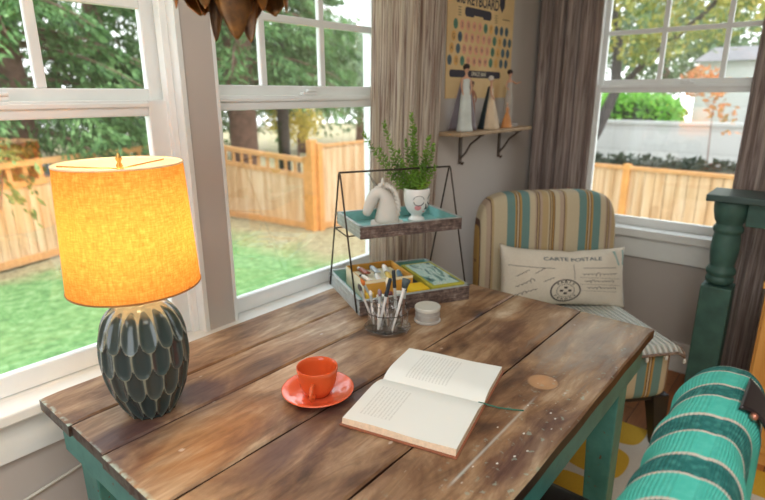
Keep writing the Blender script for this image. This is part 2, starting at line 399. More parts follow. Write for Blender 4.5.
def conifer(label, x, y, height, rad, zlow, trunk_r, seed, mat='conifer', bark='bark', nb=150, per=170):
    t = thing('conifer_tree', label, 'tree', (x, y, ZG), group='evergreens beyond the fences')
    rg = np.random.default_rng(seed); tb = MB()
    tb.tube([(0, 0, -.1), (.03, 0, height*.3), (0, .04, height*.7), (0, 0, height)], [trunk_r*1.1, trunk_r, trunk_r*.6, .03], 14)
    P = []; D = []
    for i in range(nb):
        z = zlow+(height-zlow)*(i/nb)**1.1; a = rg.uniform(0, 2*PI); r_ = rad*(1-(z-zlow)/(height-zlow)*.75)*rg.uniform(.75, 1.1)
        dirv = np.array([math.cos(a), math.sin(a), 0])
        pts = []
        for k in range(7):
            s = k/6; pts.append(dirv*r_*s+np.array([0, 0, z+.25*s-.75*s*s*r_*.45]))
        if i % 2 == 0: tb.tube([tuple(p) for p in pts], [.04*(1-.8*k/6) for k in range(7)], 5)
        s = rg.uniform(.2, 1, per)**.8; side = rg.normal(size=per)*.28*(1-.5*s)*r_*.45
        perp = np.array([-math.sin(a), math.cos(a), 0])
        base = dirv[None]*(r_*s)[:, None]+perp[None]*side[:, None]+np.stack([s*0, s*0, z+.25*s-.75*s*s*r_*.45-np.abs(side)*.3+rg.normal(size=per)*.06], 1)
        P.append(base); D.append(dirv[None]*.7+perp[None]*np.sign(side)[:, None]*.6+np.array([[0, 0, -.75]])+rg.normal(size=(per, 3))*.25)
    tb.build('trunk', M[bark], t, smooth=True)
    V, n = leaves(np.concatenate(P), np.concatenate(D), .22, .06, seed)
    leaf_obj('foliage', V, n, M[mat], t); return t
def broad(label, x, y, height, blobs, mat, seed, trunk, trunk_r=.12, n=5000, size=.12, cat='tree', name='broadleaf_tree', bark='bark', group=None):
    t = thing(name, label, cat, (x, y, ZG), group=group); rg = np.random.default_rng(seed)
    tb = MB()
    if trunk:
        for path, r_ in trunk: tb.tube(path, [r_*(1-.5*i/(len(path)-1)) for i in range(len(path))], 10)
        tb.build('trunk', M[bark], t, smooth=True)
    P = []
    for (bx, by, bz, br, bzr) in blobs:
        k = int(n*br*br/sum(b[3]**2 for b in blobs)); u = rg.normal(size=(k, 3)); u /= np.linalg.norm(u, axis=1, keepdims=True)
        u *= rg.uniform(.35, 1, (k, 1))**.6; u *= 1+.25*np.sin(u[:, :1]*9+seed)
        P.append(u*np.array([br, br, bzr])+np.array([bx, by, bz]))
    P = np.concatenate(P); V, k = leaves(P, rg.normal(size=P.shape), size, size*.55, seed)
    leaf_obj('foliage', V, k, M[mat], t); return t
conifer('green cedar tree whose fronds fill the left window above the lattice fence', 3.4, 11.6, 9.5, 3.3, 1.75, .3, 1, nb=190)
conifer('green cedar tree at the far left edge of the left window', .4, 10.9, 9, 2.9, 2.3, .28, 2, nb=150)
conifer('tall evergreen with a thick pinkish brown trunk just right of the white window mullion', 8.75, 12.1, 12, 3.2, 2.75, .34, 3, nb=170)
conifer('evergreen with a slim dark trunk behind the lattice fence of the middle window', 10.6, 12.7, 11, 2.6, 2.9, .17, 5, bark='barkd', nb=120)
conifer('dense evergreen further back between the two windows', 7.0, 16, 11, 3.6, 1.2, .3, 6, nb=170)
conifer('dense evergreen far behind the cedar of the left window', 2.2, 17, 12, 4.2, 1.2, .3, 8, nb=170)
broad('shrub with yellow leaves behind the lattice fence, right of the slim dark trunk', 11.6, 13.2, 2, [(0, 0, 1.6, .8, .55), (.7, .3, 1.9, .6, .4), (-.7, 0, 1.8, .5, .4)], 'yellow', 11, [([(0, 0, 0), (0, 0, 1.4)], .05)], n=1500, name='garden_shrub', cat='shrub')
for i, (x, y, r_, h_, lb) in enumerate([(17, 19, 3.2, 3.0, 'hazy broadleaf tree in the distance at the right side of the middle window'),
                                       (22, 20, 3.4, 3.2, 'hazy grey green tree in the distance next to the striped curtain'),
                                       (13.5, 21, 2.8, 2.8, 'distant rounded tree seen between the evergreen trunks')]):
    broad(lb, x, y, 5, [(0, 0, h_, r_, 2.2), (1.2, .5, h_+1.6, r_*.7, 1.6), (-1.3, 0, h_+1.2, r_*.7, 1.5)], 'broadg', 20+i, [([(0, 0, 0), (.1, 0, 3)], .25)], n=5200, size=.3, group='distant trees')
# window 3 view
broad('autumn tree with a bent dark trunk and yellow green leaves behind the armchair window', 10.4, 3.6, 6,
      [(-.2, -.2, 4.3, 1.0, .7), (.1, -1.6, 3.9, .9, .65), (-.2, -2.3, 4.6, 1.0, .8), (.2, .3, 5.2, 1.2, .8), (0, -1.2, 5.4, 1.2, .9), (-.3, -.9, 3.35, .6, .3)], 'broad', 31,
      [([(0, .3, 0), (0, .2, 1.3), (0, -.1, 1.9), (0, -.35, 2.6), (0, -.3, 3.6), (.1, .1, 4.6)], .13), ([(0, -.3, 2.5), (0, -.8, 3.1), (0, -1.6, 3.8), (0, -2.2, 4.5)], .06)], n=4600, size=.15, bark='barkd')
broad('grey green tree far behind the pale wall of the armchair window', 19, 4.5, 6, [(0, 0, 4, 2.6, 1.8), (0, -2.6, 4.4, 2.4, 2.0), (0, 1.8, 5.2, 2.4, 1.8)], 'broadg', 33, [([(0, 0, 0), (0, 0, 4)], .2)], n=6000, size=.26, group='distant trees')
broad('drooping spray of rust coloured leaves in front of the pale siding', 9.9, 1.55, 4, [(0, 0, 2.5, .2, .3), (0, .25, 2.75, .3, .2), (0, -.2, 2.15, .12, .22)], 'rust', 35, [([(0, 0, 0), (.02, 0, 1.3), (0, .05, 2.5)], .015)], n=260, size=.12, name='rust_leaved_sapling', cat='tree')
def hedge(label, x0, x1, y0, y1, z0, z1, mat, seed, n, size):
    t = thing('hedge', label, 'hedge', ((x0+x1)/2, (y0+y1)/2, z0)); rg = np.random.default_rng(seed)
    cx, cy = (x1-x0)/2, (y1-y0)/2
    MB().superbox(0, 0, (z1-z0)/2, cx*.85, cy*.97, (z1-z0)/2*.95, e=5).build('branches', M['darkhedge'], t, smooth=True)
    P = rg.uniform(-1, 1, (n, 3)); P /= (np.sum(np.abs(P)**5, 1, keepdims=True))**.2
    P = P*np.array([cx, cy, (z1-z0)/2])+np.array([0, 0, (z1-z0)/2]); V, k = leaves(P, rg.normal(size=P.shape), size, size*.6, seed)
    leaf_obj('foliage', V, k, M[mat], t)
hedge('bright green clipped hedge above the pale wall outside the armchair window', 11.9, 12.9, 2.55, 4.5, ZG, 1.30, 'hedge', 41, 6000, .14)
hedge('low dark hedge along the top of the fence outside the armchair window', 8.68, 8.98, -2.2, 5.2, ZG, .42, 'darkhedge', 42, 9000, .1)
def siding(name):
    m, t, p = nm(name); sep = node(t, 'ShaderNodeSeparateXYZ'); a = node(t, 'ShaderNodeTexCoord'); t.links.new(a.outputs['Object'], sep.inputs[0])
    f = math_(t, 'FRACT', math_(t, 'MULTIPLY', sep.outputs['Z'], 2.6))
    t.links.new(ramp(t, f, [(0, srgb(176, 176, 174)), (.05, srgb(206, 206, 203)), (1, srgb(212, 212, 209))]), p.inputs['Base Color']); p.inputs['Roughness'].default_value = .8
    return m
M['siding'] = siding('pale_siding'); M['roof'] = plain('roof_shingle', srgb(128, 124, 124), .9, var=.15, scale=12)
g = thing('garden_wall', 'long pale grey wall outside the armchair window, below the bright hedge', 'wall', (11.1, 1.5, ZG))
MB().box(-.08, .08, -5, 3.2, 0, 2.02).build('wall_body', M['siding'], g); MB().box(-.12, .12, -5, 3.25, 2.02, 2.08).build('coping', M['siding'], g)
hs = thing('neighbour_house', 'pale siding house at the right edge of the armchair window', 'house', (13.2, -.6, ZG))
MB().box(0, 4, -5, 3.1, 0, 3.2).build('wall_body', M['siding'], hs)
MB().add([(-.1, -5.3, 3.2), (4.3, -5.3, 3.2), (4.3, 3.2, 3.2), (-.1, 3.2, 3.2), (2, -5.3, 3.6), (2, 3.2, 3.6)], [(0, 1, 2, 3), (0, 3, 5, 4), (1, 4, 5, 2), (0, 4, 1), (3, 2, 5)]).build('roof', M['roof'], hs)
hs = thing('neighbour_house', 'white house beyond the lattice fence at the left edge of the left window', 'house', (-1.5, 20, ZG))
MB().box(-3, 4.6, 0, 5, 0, 2.4).build('wall_body', M['siding'], hs)
MB().add([(-3.3, -.4, 2.4), (4.9, -.4, 2.4), (4.9, 5.4, 2.4), (-3.3, 5.4, 2.4), (-3.3, 2.5, 3.8), (4.9, 2.5, 3.8)], [(0, 1, 2, 3), (0, 4, 5, 1), (3, 2, 5, 4), (0, 3, 4), (1, 5, 2)]).build('roof', M['roof'], hs)
M['carpaint'] = plain('blue_grey_paint', srgb(120, 136, 150), .3, var=.05)
cr = thing('parked_car', 'blue grey car glimpsed through the openings of the lattice fence', 'car', (2.9, 13.6, ZG), R(8))
MB().superbox(0, 0, .75, 2.1, .85, .38, e=5).build('car_body', M['carpaint'], cr, smooth=True)
MB().superbox(-.1, 0, 1.25, 1.15, .72, .38, e=4).build('cabin', plain('car_window', srgb(70, 84, 96), .1), cr, smooth=True)
for sx_ in (-1.3, 1.3):
    for sy_ in (-.8, .8):
        MB().lathe([(.0, -.1), (.3, -.1), (.33, -.06), (.33, .06), (.3, .1), (0, .1)], T=Matrix.Translation((sx_, sy_, .33)) @ Matrix.Rotation(PI/2, 4, 'X'), n=20).build('wheel', M['darkhedge'], cr)

# ------------------------------------------------------------------ rug
def rug_mat():
    m, t, p = nm('rug_weave'); v = coords(t, (1, 1, 1), rot=(0, 0, R(45))); sep = node(t, 'ShaderNodeSeparateXYZ'); t.links.new(v, sep.inputs[0])
    k = 2*PI/.36
    a = math_(t, 'SINE', math_(t, 'MULTIPLY', sep.outputs[0], k)); b = math_(t, 'SINE', math_(t, 'MULTIPLY', sep.outputs[1], k))
    f = math_(t, 'ABSOLUTE', math_(t, 'ADD', a, b))
    c = ramp(t, f, [(.42, srgb(222, 216, 205)), (.47, srgb(222, 180, 60))])
    n = noise(t, coords(t), 300, 2)
    t.links.new(mixc(t, .3, c, ramp(t, n, [(.3, (.5, .5, .5)), (.7, (1, 1, 1))]), 'MULTIPLY'), p.inputs['Base Color'])
    p.inputs['Roughness'].default_value = .95; bump(t, p, n, .4, .003); return m
tag(MB().box(.1, 2.22, -1.6, .98, 0, .009).build('area_rug', rug_mat(), bevel=.003), 'mustard yellow and cream patterned rug on the wooden floor under the table', 'rug')

# ------------------------------------------------------------------ table
def wood_mat():
    m, t, p = nm('worn_plank_wood'); v = coords(t); a = node(t, 'ShaderNodeTexCoord')
    at = node(t, 'ShaderNodeAttribute', attribute_name='plank')
    off = node(t, 'ShaderNodeCombineXYZ'); t.links.new(math_(t, 'MULTIPLY', at.outputs['Fac'], 7.3), off.inputs[0]); t.links.new(math_(t, 'MULTIPLY', at.outputs['Fac'], 3.1), off.inputs[2])
    va = node(t, 'ShaderNodeVectorMath', operation='ADD'); t.links.new(a.outputs['Object'], va.inputs[0]); t.links.new(off.outputs[0], va.inputs[1])
    mp = node(t, 'ShaderNodeMapping'); mp.inputs['Scale'].default_value = (3.0, 17, 4); t.links.new(va.outputs[0], mp.inputs[0])
    grain = noise(t, mp.outputs[0], 1.8, 8, .68, .9)
    mp2 = node(t, 'ShaderNodeMapping'); mp2.inputs['Scale'].default_value = (2.6, 5.5, 3); t.links.new(va.outputs[0], mp2.inputs[0])
    blot = noise(t, mp2.outputs[0], 1.5, 5, .6, .8)
    fine = noise(t, coords(t, (8, 60, 8)), 3, 4)
    c1 = ramp(t, blot, [(.28, srgb(78, 58, 48)), (.42, srgb(136, 104, 78)), (.55, srgb(178, 148, 116)), (.72, srgb(216, 198, 172))])
    c2 = ramp(t, grain, [(.28, srgb(96, 74, 62)), (.46, srgb(196, 178, 162)), (.70, (1, .98, .96))])
    c = mixc(t, .8, c1, c2, 'MULTIPLY')
    # warm orange patches
    war = noise(t, coords(t, (1.7, 2.6, 1)), 1.5, 3)
    c = mixc(t, math_(t, 'MULTIPLY', ramp(t, war, [(.55, (0, 0, 0)), (.7, (1, 1, 1))]), .45), c, mixc(t, .6, srgb(176, 128, 80), c2, 'MULTIPLY'))
    sep = node(t, 'ShaderNodeSeparateXYZ'); t.links.new(a.outputs['Object'], sep.inputs[0])
    X, Y = sep.outputs[0], sep.outputs[1]
    def spot(cx, cy, rx, ry, n_amt=.5, src=None):
        dx = math_(t, 'DIVIDE', math_(t, 'SUBTRACT', X, cx), rx); dy = math_(t, 'DIVIDE', math_(t, 'SUBTRACT', Y, cy), ry)
        d = math_(t, 'SQRT', math_(t, 'ADD', math_(t, 'MULTIPLY', dx, dx), math_(t, 'MULTIPLY', dy, dy)))
        return math_(t, 'ADD', d, math_(t, 'MULTIPLY', math_(t, 'SUBTRACT', src or blot, .5), n_amt*2))
    # burnt-orange wear on the near corner, purple-brown stain around it with painted shadow at the lamp foot, window sheen painted silvery on the far end
    s1 = ramp(t, spot(.47, .80, .16, .11, 1.3), [(.4, (1, 1, 1)), (1.1, (0, 0, 0))])
    c = mixc(t, math_(t, 'MULTIPLY', s1, .5), c, mixc(t, .5, srgb(190, 128, 64), c2, 'MULTIPLY'))
    for (cx, cy, rx, ry, k) in ((.37, .93, .10, .10, .75), (.60, .70, .2, .1, .65), (.82, .33, .22, .05, .6), (.52, .96, .12, .08, .75), (1.25, .62, .12, .08, .3)):
        s2 = ramp(t, spot(cx, cy, rx, ry, 1.2), [(.3, (1, 1, 1)), (1.2, (0, 0, 0))])
        c = mixc(t, math_(t, 'MULTIPLY', s2, k), c, mixc(t, .4, srgb(84, 58, 60), c2, 'MULTIPLY'))
    s3 = ramp(t, spot(1.33, .42, .26, .13, 1.5, grain), [(.3, (1, 1, 1)), (1.25, (0, 0, 0))])
    c = mixc(t, math_(t, 'MULTIPLY', s3, .45), c, srgb(176, 170, 160))
    # knot
    kd = spot(1.054, .415, .036, .036, .25)
    c = mixc(t, ramp(t, kd, [(0, (.75, .75, .75)), (.8, (.5, .5, .5)), (1.02, (0, 0, 0))]), c, srgb(206, 158, 112))
    c = mixc(t, ramp(t, kd, [(.82, (0, 0, 0)), (.97, (.55, .55, .55)), (1.15, (0, 0, 0))]), c, srgb(96, 64, 48))
    # paint streak + drops
    ln = math_(t, 'ABSOLUTE', math_(t, 'ADD', math_(t, 'SUBTRACT', Y, .395), math_(t, 'MULTIPLY', math_(t, 'SUBTRACT', X, .72), -.02)))
    st = math_(t, 'MULTIPLY', ramp(t, ln, [(.0018, (1, 1, 1)), (.004, (0, 0, 0))]), ramp(t, X, [(.63, (0, 0, 0)), (.66, (1, 1, 1)), (.96, (.5, .5, .5)), (1.0, (0, 0, 0))]))
    c = mixc(t, math_(t, 'MULTIPLY', st, .6), c, srgb(206, 214, 206))
    def drops(scale, thr, col, amt, mask):
        nonlocal c
        vo = node(t, 'ShaderNodeTexVoronoi', Scale=scale); vo.inputs['Randomness'].default_value = 1; t.links.new(coords(t, (1, 1.6, 1)), vo.inputs['Vector'])
        d = math_(t, 'ADD', vo.outputs['Distance'], math_(t, 'MULTIPLY', math_(t, 'SUBTRACT', fine, .5), .12))
        f = ramp(t, d, [(thr*.7, (1, 1, 1)), (thr, (0, 0, 0))]); g_ = math_(t, 'MULTIPLY', f, math_(t, 'MULTIPLY', mask, amt))
        c = mixc(t, g_, c, col)
    edge = ramp(t, Y, [(.31, (1, 1, 1)), (.50, (0, 0, 0))])
    drops(34, .13, srgb(226, 226, 220), .8, ramp(t, spot(.85, .37, .28, .07, .6), [(.5, (1, 1, 1)), (1, (0, 0, 0))]))
    drops(16, .17, srgb(120, 180, 164), .8, ramp(t, spot(.80, .33, .25, .045, .6), [(.5, (1, 1, 1)), (1, (0, 0, 0))]))
    drops(9, .06, srgb(214, 206, 196), .5, 1.0)
    chips = noise(t, v, 60, 4)
    c = mixc(t, math_(t, 'MULTIPLY', math_(t, 'MULTIPLY', edge, ramp(t, chips, [(.62, (0, 0, 0)), (.66, (1, 1, 1))])), .5), c, srgb(150, 180, 168))
    # bare dark ends/sides of the boards, darkened further as painted shade in the seams, and the pale green worn paint on the ends
    gm = node(t, 'ShaderNodeNewGeometry'); sn = node(t, 'ShaderNodeSeparateXYZ'); t.links.new(gm.outputs['True Normal'], sn.inputs[0])
    sd = math_(t, 'LESS_THAN', math_(t, 'ABSOLUTE', sn.outputs[2]), .5)
    c = mixc(t, sd, c, mixc(t, .6, srgb(66, 44, 34), c2, 'MULTIPLY'))
    endm = math_(t, 'MULTIPLY', ramp(t, X, [(.3085, (1, 1, 1)), (.3165, (0, 0, 0))]), ramp(t, chips, [(.42, (0, 0, 0)), (.55, (1, 1, 1))]))
    c = mixc(t, math_(t, 'MULTIPLY', endm, math_(t, 'SUBTRACT', .75, math_(t, 'MULTIPLY', sd, .62))), c, srgb(176, 200, 188))
    t.links.new(c, p.inputs['Base Color'])
    t.links.new(ramp(t, grain, [(.3, (.52, .52, .52)), (.7, (.33, .33, .33))]), p.inputs['Roughness'])
    bump(t, p, math_(t, 'ADD', grain, math_(t, 'MULTIPLY', fine, .4)), .25, .002); return m
M['wood'] = wood_mat()
def teal_paint():
    m, t, p = nm('teal_paint'); v = coords(t); n = noise(t, v, 12, 5, .6); n2 = noise(t, v, 70, 4)
    c = ramp(t, n, [(.3, srgb(60, 122, 116)), (.7, srgb(88, 152, 142))])
    c = mixc(t, ramp(t, n2, [(.66, (0, 0, 0)), (.7, (1, 1, 1))]), c, srgb(110, 84, 66))
    t.links.new(c, p.inputs['Base Color']); p.inputs['Roughness'].default_value = .45; bump(t, p, n2, .1); return m
M['teal'] = teal_paint()
TX0, TX1, TY0, TY1 = .308, 1.522, .297, 1.217
tb = thing('farmhouse_table', 'worn wooden plank table with teal painted apron and legs by the windows', 'table', (0, 0, 0))
seams = [TY0, .503, .717, .920, 1.062, TY1]
mb = MB(); pid = []
jit = [(.002, -.001), (0, .002), (-.001, 0), (.003, .001), (-.002, -.003)]
for i in range(5):
    y0, y1 = seams[i]+.0021, seams[i+1]-.0021; x0, x1 = TX0+jit[i][0], TX1+jit[i][1]
    n0 = len(mb.v); b = .004
    # plank with eased top edges, subdivided along x for small unevenness
    N = 30; rr = random.Random(i+5); prof = [(y0, .722), (y0, .746), (y0+b, .75), (y1-b, .75), (y1, .746), (y1, .722)]
    vs = []
    for k in range(N+1):
        xx = x0+(x1-x0)*k/N; e = .0; inset = 0
        for (yy, zz) in prof:
            wob = .0008*math.sin(xx*31+i*2) if yy in (y0, y1) else 0
            dz = -.003 if (k in (0, N) and zz > .748) else 0
            vs.append((xx+(.004 if (k == 0 and zz > .748) else (-.004 if (k == N and zz > .748) else 0))*0, yy+wob, zz+dz))
    m_ = len(prof); fs = [(k*m_+j, k*m_+(j+1) % m_, (k+1)*m_+(j+1) % m_, (k+1)*m_+j) for k in range(N) for j in range(m_)]
    fs = [tuple(reversed(f)) for f in fs]
    fs += [tuple(range(m_)), tuple(reversed([N*m_+j for j in range(m_)]))]
    mb.add(vs, fs); pid += [i/5.0+.07]*(len(mb.v)-n0)
top = mb.build('tabletop', M['wood'], tb)
att = top.data.attributes.new('plank', 'FLOAT', 'POINT'); att.data.foreach_set('value', pid)
bm = bmesh.new(); bm.from_mesh(top.data); bmesh.ops.recalc_face_normals(bm, faces=bm.faces); bm.to_mesh(top.data); bm.free()
AZ0, AZ1 = .632, .721
ap = MB().box(TX0+.025, TX1-.025, TY0+.018, TY0+.040, AZ0, AZ1); ap.build('apron', M['teal'], tb, bevel=.002)
MB().box(TX0+.025, TX1-.025, TY1-.045, TY1-.023, AZ0, AZ1).build('apron', M['teal'], tb, bevel=.002)
MB().box(TX0+.018, TX0+.040, TY0+.041, TY1-.046, AZ0, AZ1).build('apron', M['teal'], tb, bevel=.002)
MB().box(TX1-.040, TX1-.018, TY0+.041, TY1-.046, AZ0, AZ1).build('apron', M['teal'], tb, bevel=.002)
for (cx, cy, sx_, sy_) in ((TX0+.041, TY0+.041, 1, 1), (TX1-.041, TY0+.041, -1, 1), (TX0+.041, TY1-.046, 1, -1), (TX1-.041, TY1-.046, -1, -1)):
    w0, w1 = .085, .06
    mb = MB(); lo = [Vector((cx, cy, 0)), Vector((cx+sx_*w1, cy, 0)), Vector((cx+sx_*w1, cy+sy_*w1, 0)), Vector((cx, cy+sy_*w1, 0))]
    hi = [Vector((cx, cy, .72)), Vector((cx+sx_*w0, cy, .72)), Vector((cx+sx_*w0, cy+sy_*w0, .72)), Vector((cx, cy+sy_*w0, .72))]
    for v in lo+hi: v.z += .0095 if v.z < .1 else 0
    if sx_*sy_ < 0: lo.reverse(); hi.reverse()
    mb.hexa(lo, hi).build('leg', M['teal'], tb, bevel=.004)

# ------------------------------------------------------------------ lamp
def vase_mat():
    m, t, p = nm('scalloped_glaze'); at = node(t, 'ShaderNodeAttribute', attribute_name='rim'); n = noise(t, coords(t), 25, 4)
    k = math_(t, 'ADD', at.outputs['Fac'], math_(t, 'MULTIPLY', math_(t, 'SUBTRACT', n, .5), .35))
    t.links.new(ramp(t, k, [(.45, srgb(48, 62, 62)), (.88, srgb(66, 78, 76)), (1.10, srgb(128, 132, 116))]), p.inputs['Base Color'])
    p.inputs['Roughness'].default_value = .22; p.inputs['Coat Weight'].default_value = .4; return m
def shade_mat():
    m = bpy.data.materials.new('linen_shade'); m.use_nodes = True; t = m.node_tree; t.nodes.clear(); o = node(t, 'ShaderNodeOutputMaterial')
    v1 = noise(t, coords(t, (1, 1, 7)), 70, 5, .7); v2 = noise(t, coords(t, (6, 6, 1)), 60, 5, .7)
    k = math_(t, 'MULTIPLY', math_(t, 'ADD', v1, v2), .5)
    c = ramp(t, k, [(.38, srgb(196, 128, 58)), (.52, srgb(226, 160, 80)), (.62, srgb(240, 184, 106))])
    d = node(t, 'ShaderNodeBsdfDiffuse'); tr = node(t, 'ShaderNodeBsdfTranslucent'); mx = node(t, 'ShaderNodeMixShader'); mx.inputs[0].default_value = .5
    t.links.new(c, d.inputs[0]); t.links.new(c, tr.inputs[0]); t.links.new(d.outputs[0], mx.inputs[1]); t.links.new(tr.outputs[0], mx.inputs[2]); t.links.new(mx.outputs[0], o.inputs[0]); return m
LX, LY = .443, .990
lamp = thing('table_lamp', 'lit lamp with amber linen drum shade and scalloped dark ceramic base on the table', 'lamp', (LX, LY, .7505))
def vase():
    nz, na = 150, 336; H_ = .238; rows = 4; cols = 15
    prof = [(0, .043), (.03, .048), (.12, .060), (.25, .072), (.40, .0800), (.55, .0830), (.70, .0805), (.82, .0740), (.92, .062), (.97, .047), (1, .030)]
    def rad(t):
        for (a, ra), (b, rb) in zip(prof, prof[1:]):
            if t <= b:
                s = (t-a)/(b-a); return ra+(rb-ra)*(s*s*(3-2*s)*.3+s*.7)
        return .028
    # smooth radius by averaging
    rs = [sum(rad(min(1, max(0, i/nz+d))) for d in (-.04, -.02, 0, .02, .04))/5 for i in range(nz+1)]
    top_z, bot_z = .97, .03; ph = (top_z-bot_z)/(rows+.35)
    vs = []; rim = []
    for i in range(nz+1):
        tt = i/nz
        for j in range(na):
            th = j/na; d = 0; e = 1.0
            for k in range(rows+2):
                u = (th*cols+(.5 if k % 2 else 0)) % 1-.5
                zt_ = top_z-ph*k; zb_ = top_z-ph*(k+1)-ph*.42       # petal spans zb_..zt_, rounded bottom
                if tt > zt_+.0001 and k == 0: break
                arc = zb_+ph*.62*(1-math.sqrt(max(0, 1-(abs(u)/.5)**2.4)))
                if tt >= arc:
                    cy_ = (zb_+zt_-ph*.1)/2; q = (abs(u)/.46)**2.6+(abs(tt-(zb_+ph*.72))/(ph*.70))**2.6
                    q = min(1, q); d = -.0058*(1-q)+.0012*(1-k*.1); e = q; break
            r_ = rs[i]+d*min(1, rs[i]/.06); rim.append(e)
            vs.append((r_*math.cos(2*PI*th), r_*math.sin(2*PI*th), tt*H_))
    fs = [(i*na+j, i*na+(j+1) % na, (i+1)*na+(j+1) % na, (i+1)*na+j) for i in range(nz) for j in range(na)]
    fs += [tuple(range(na-1, -1, -1)), tuple(nz*na+j for j in range(na))]
    o = MB().add(vs, fs).build('ceramic_base', vase_mat(), lamp, smooth=True)
    at = o.data.attributes.new('rim', 'FLOAT', 'POINT'); at.data.foreach_set('value', rim)
vase()
M['brass'] = plain('brass', srgb(196, 160, 92), .3, 1, var=.05)
MB().lathe([(.03, .236), (.03, .240), (.012, .243), (.012, .275), (.018, .277), (.018, .302), (.0, .302)], n=20).build('socket', M['brass'], lamp, smooth=False)
SZ0, SZ1, SR0, SR1 = .272, .502, .1185, .1085
n = 72
sh = MB(); vs = []
for k in range(13):
    s = k/12; r_ = SR0+(SR1-SR0)*s; z_ = SZ0+(SZ1-SZ0)*s
    vs += [(r_*math.cos(2*PI*i/n), r_*math.sin(2*PI*i/n), z_) for i in range(n)]
sh.add(vs, [(k*n+i, k*n+(i+1) % n, (k+1)*n+(i+1) % n, (k+1)*n+i) for k in range(12) for i in range(n)])
shade = sh.build('lamp_shade', shade_mat(), lamp, smooth=True)
m_, t_, p_ = nm('white_lining'); d_ = [x for x in t_.nodes if x.type == 'OUTPUT_MATERIAL'][0]; df = node(t_, 'ShaderNodeBsdfDiffuse'); tr0 = node(t_, 'ShaderNodeBsdfTranslucent'); mx0 = node(t_, 'ShaderNodeMixShader')
df.inputs[0].default_value = (.86, .84, .78, 1); tr0.inputs[0].default_value = (.95, .93, .88, 1); mx0.inputs[0].default_value = .6
t_.links.new(df.outputs[0], mx0.inputs[1]); t_.links.new(tr0.outputs[0], mx0.inputs[2]); t_.links.new(mx0.outputs[0], d_.inputs[0])
lin = MB().add([(x*.985, y*.985, z) for x, y, z in vs], sh.f); lin.build('lining', m_, shade, smooth=True)
M['tape'] = plain('shade_trim', srgb(150, 98, 44), .7)
for zz, rr_ in ((SZ0, SR0), (SZ1, SR1)):
    MB().tube([(rr_*math.cos(a), rr_*math.sin(a), zz) for a in [2*PI*i/60 for i in range(61)]], .0017, 6).build('rim_tape', M['tape'] if zz == SZ0 else plain('pale_tape', srgb(236, 222, 190), .7), shade, smooth=True)
hp = MB()
for s_ in (-1, 1):
    hp.tube([(s_*.012, 0, .29), (s_*.045, 0, .33), (s_*.05, 0, .39), (s_*.03, 0, .45), (0, 0, SZ1-.012)], .0016, 6)
for k in range(3):
    a = 2*PI*k/3+.3; hp.tube([(0, 0, SZ1-.010), (SR1*math.cos(a)*.99, SR1*math.sin(a)*.99, SZ1-.004)], .0014, 6)
hp.build('harp', M['brass'], lamp, smooth=True)
MB().lathe([(0, 0), (.004, 0), (.006, .006), (.003, .012), (.006, .018), (.002, .028), (0, .030)], (0, 0, SZ1-.010), 12).build('finial', M['brass'], lamp, smooth=True)
def emit(name, col, s):
    m, t, p = nm(name); p.inputs['Emission Color'].default_value = (*col, 1); p.inputs['Emission Strength'].default_value = s; p.inputs['Base Color'].default_value = (.9, .9, .9, 1); return m
MB().lathe([(.0, .302), (.013, .303), (.014, .32), (.026, .34), (.030, .358), (.026, .376), (.013, .387), (0, .39)], n=20).build('bulb', emit('bulb_glow', (1, .72, .4), 12), lamp, smooth=True)
pl = bpy.data.lights.new('lamp_glow', 'POINT'); pl.energy = 6.6; pl.color = (1, .70, .38); pl.shadow_soft_size = .03
plo = bpy.data.objects.new('lamp_glow', pl); C.objects.link(plo); plo.parent = lamp; plo.location = (0, 0, .375)
M['cable'] = plain('pale_cable', srgb(206, 202, 190), .6)
tag(MB().tube([(-.25, 1.292, .40), (0, 1.292, .438), (.15, 1.292, .455), (.27, 1.292, .478), (.4, 1.292, .50), (.62, 1.292, .50), (.9, 1.292, .46), (1.0, 1.292, .30)], .004, 8).build('power_cord', M['cable'], smooth=True), 'thin pale cord drooping along the wall under the left window sill', 'cord')

# ------------------------------------------------------------------ cup, saucer
M['orange'] = plain('orange_glaze', srgb(222, 98, 62), .14, var=.04, scale=8)
M['orange'].node_tree.nodes['Principled BSDF'].inputs['Coat Weight'].default_value = .5
sc = MB().lathe([(0, .004), (.030, .004), (.031, 0), (.037, 0), (.038, .004), (.058, .010), (.074, .0175), (.0765, .0195), (.0765, .0215), (.074, .0215), (.056, .014), (.040, .0085), (.028, .0075), (.026, .0065), (0, .0065)], n=64)
tag(place(sc.build('saucer', M['orange'], smooth=True), (.692, .760, .7503)), 'round orange saucer under the matching cup on the table', 'saucer')
cup = thing('coffee_cup', 'small orange coffee cup with loop handle standing on its saucer', 'cup', (.692, .760, .7571), math.atan2(-.715, -.70)-R(11))
cb = MB().lathe([(0, .003), (.018, .003), (.019, 0), (.023, 0), (.024, .003), (.031, .010), (.037, .022), (.0405, .040), (.0418, .052), (.0432, .056), (.0436, .064), (.0428, .0655), (.0410, .064), (.0398, .054), (.037, .040), (.034, .022), (.028, .012), (.018, .0075), (0, .007)], n=56)
M['cupo'] = plain('deep_orange_glaze', srgb(208, 90, 46), .14, var=.04, scale=8)
cb.build('cup_body', M['cupo'], cup, smooth=True)
hd = MB().tube([(.037, 0, .041), (.046, 0, .046), (.058, 0, .0455), (.067, 0, .037), (.067, 0, .028), (.059, 0, .017), (.047, 0, .013), (.028, 0, .015)], [.0042]*8, 10, flat=1.0)
hd.build('handle', M['cupo'], cup, smooth=True, sub=1)

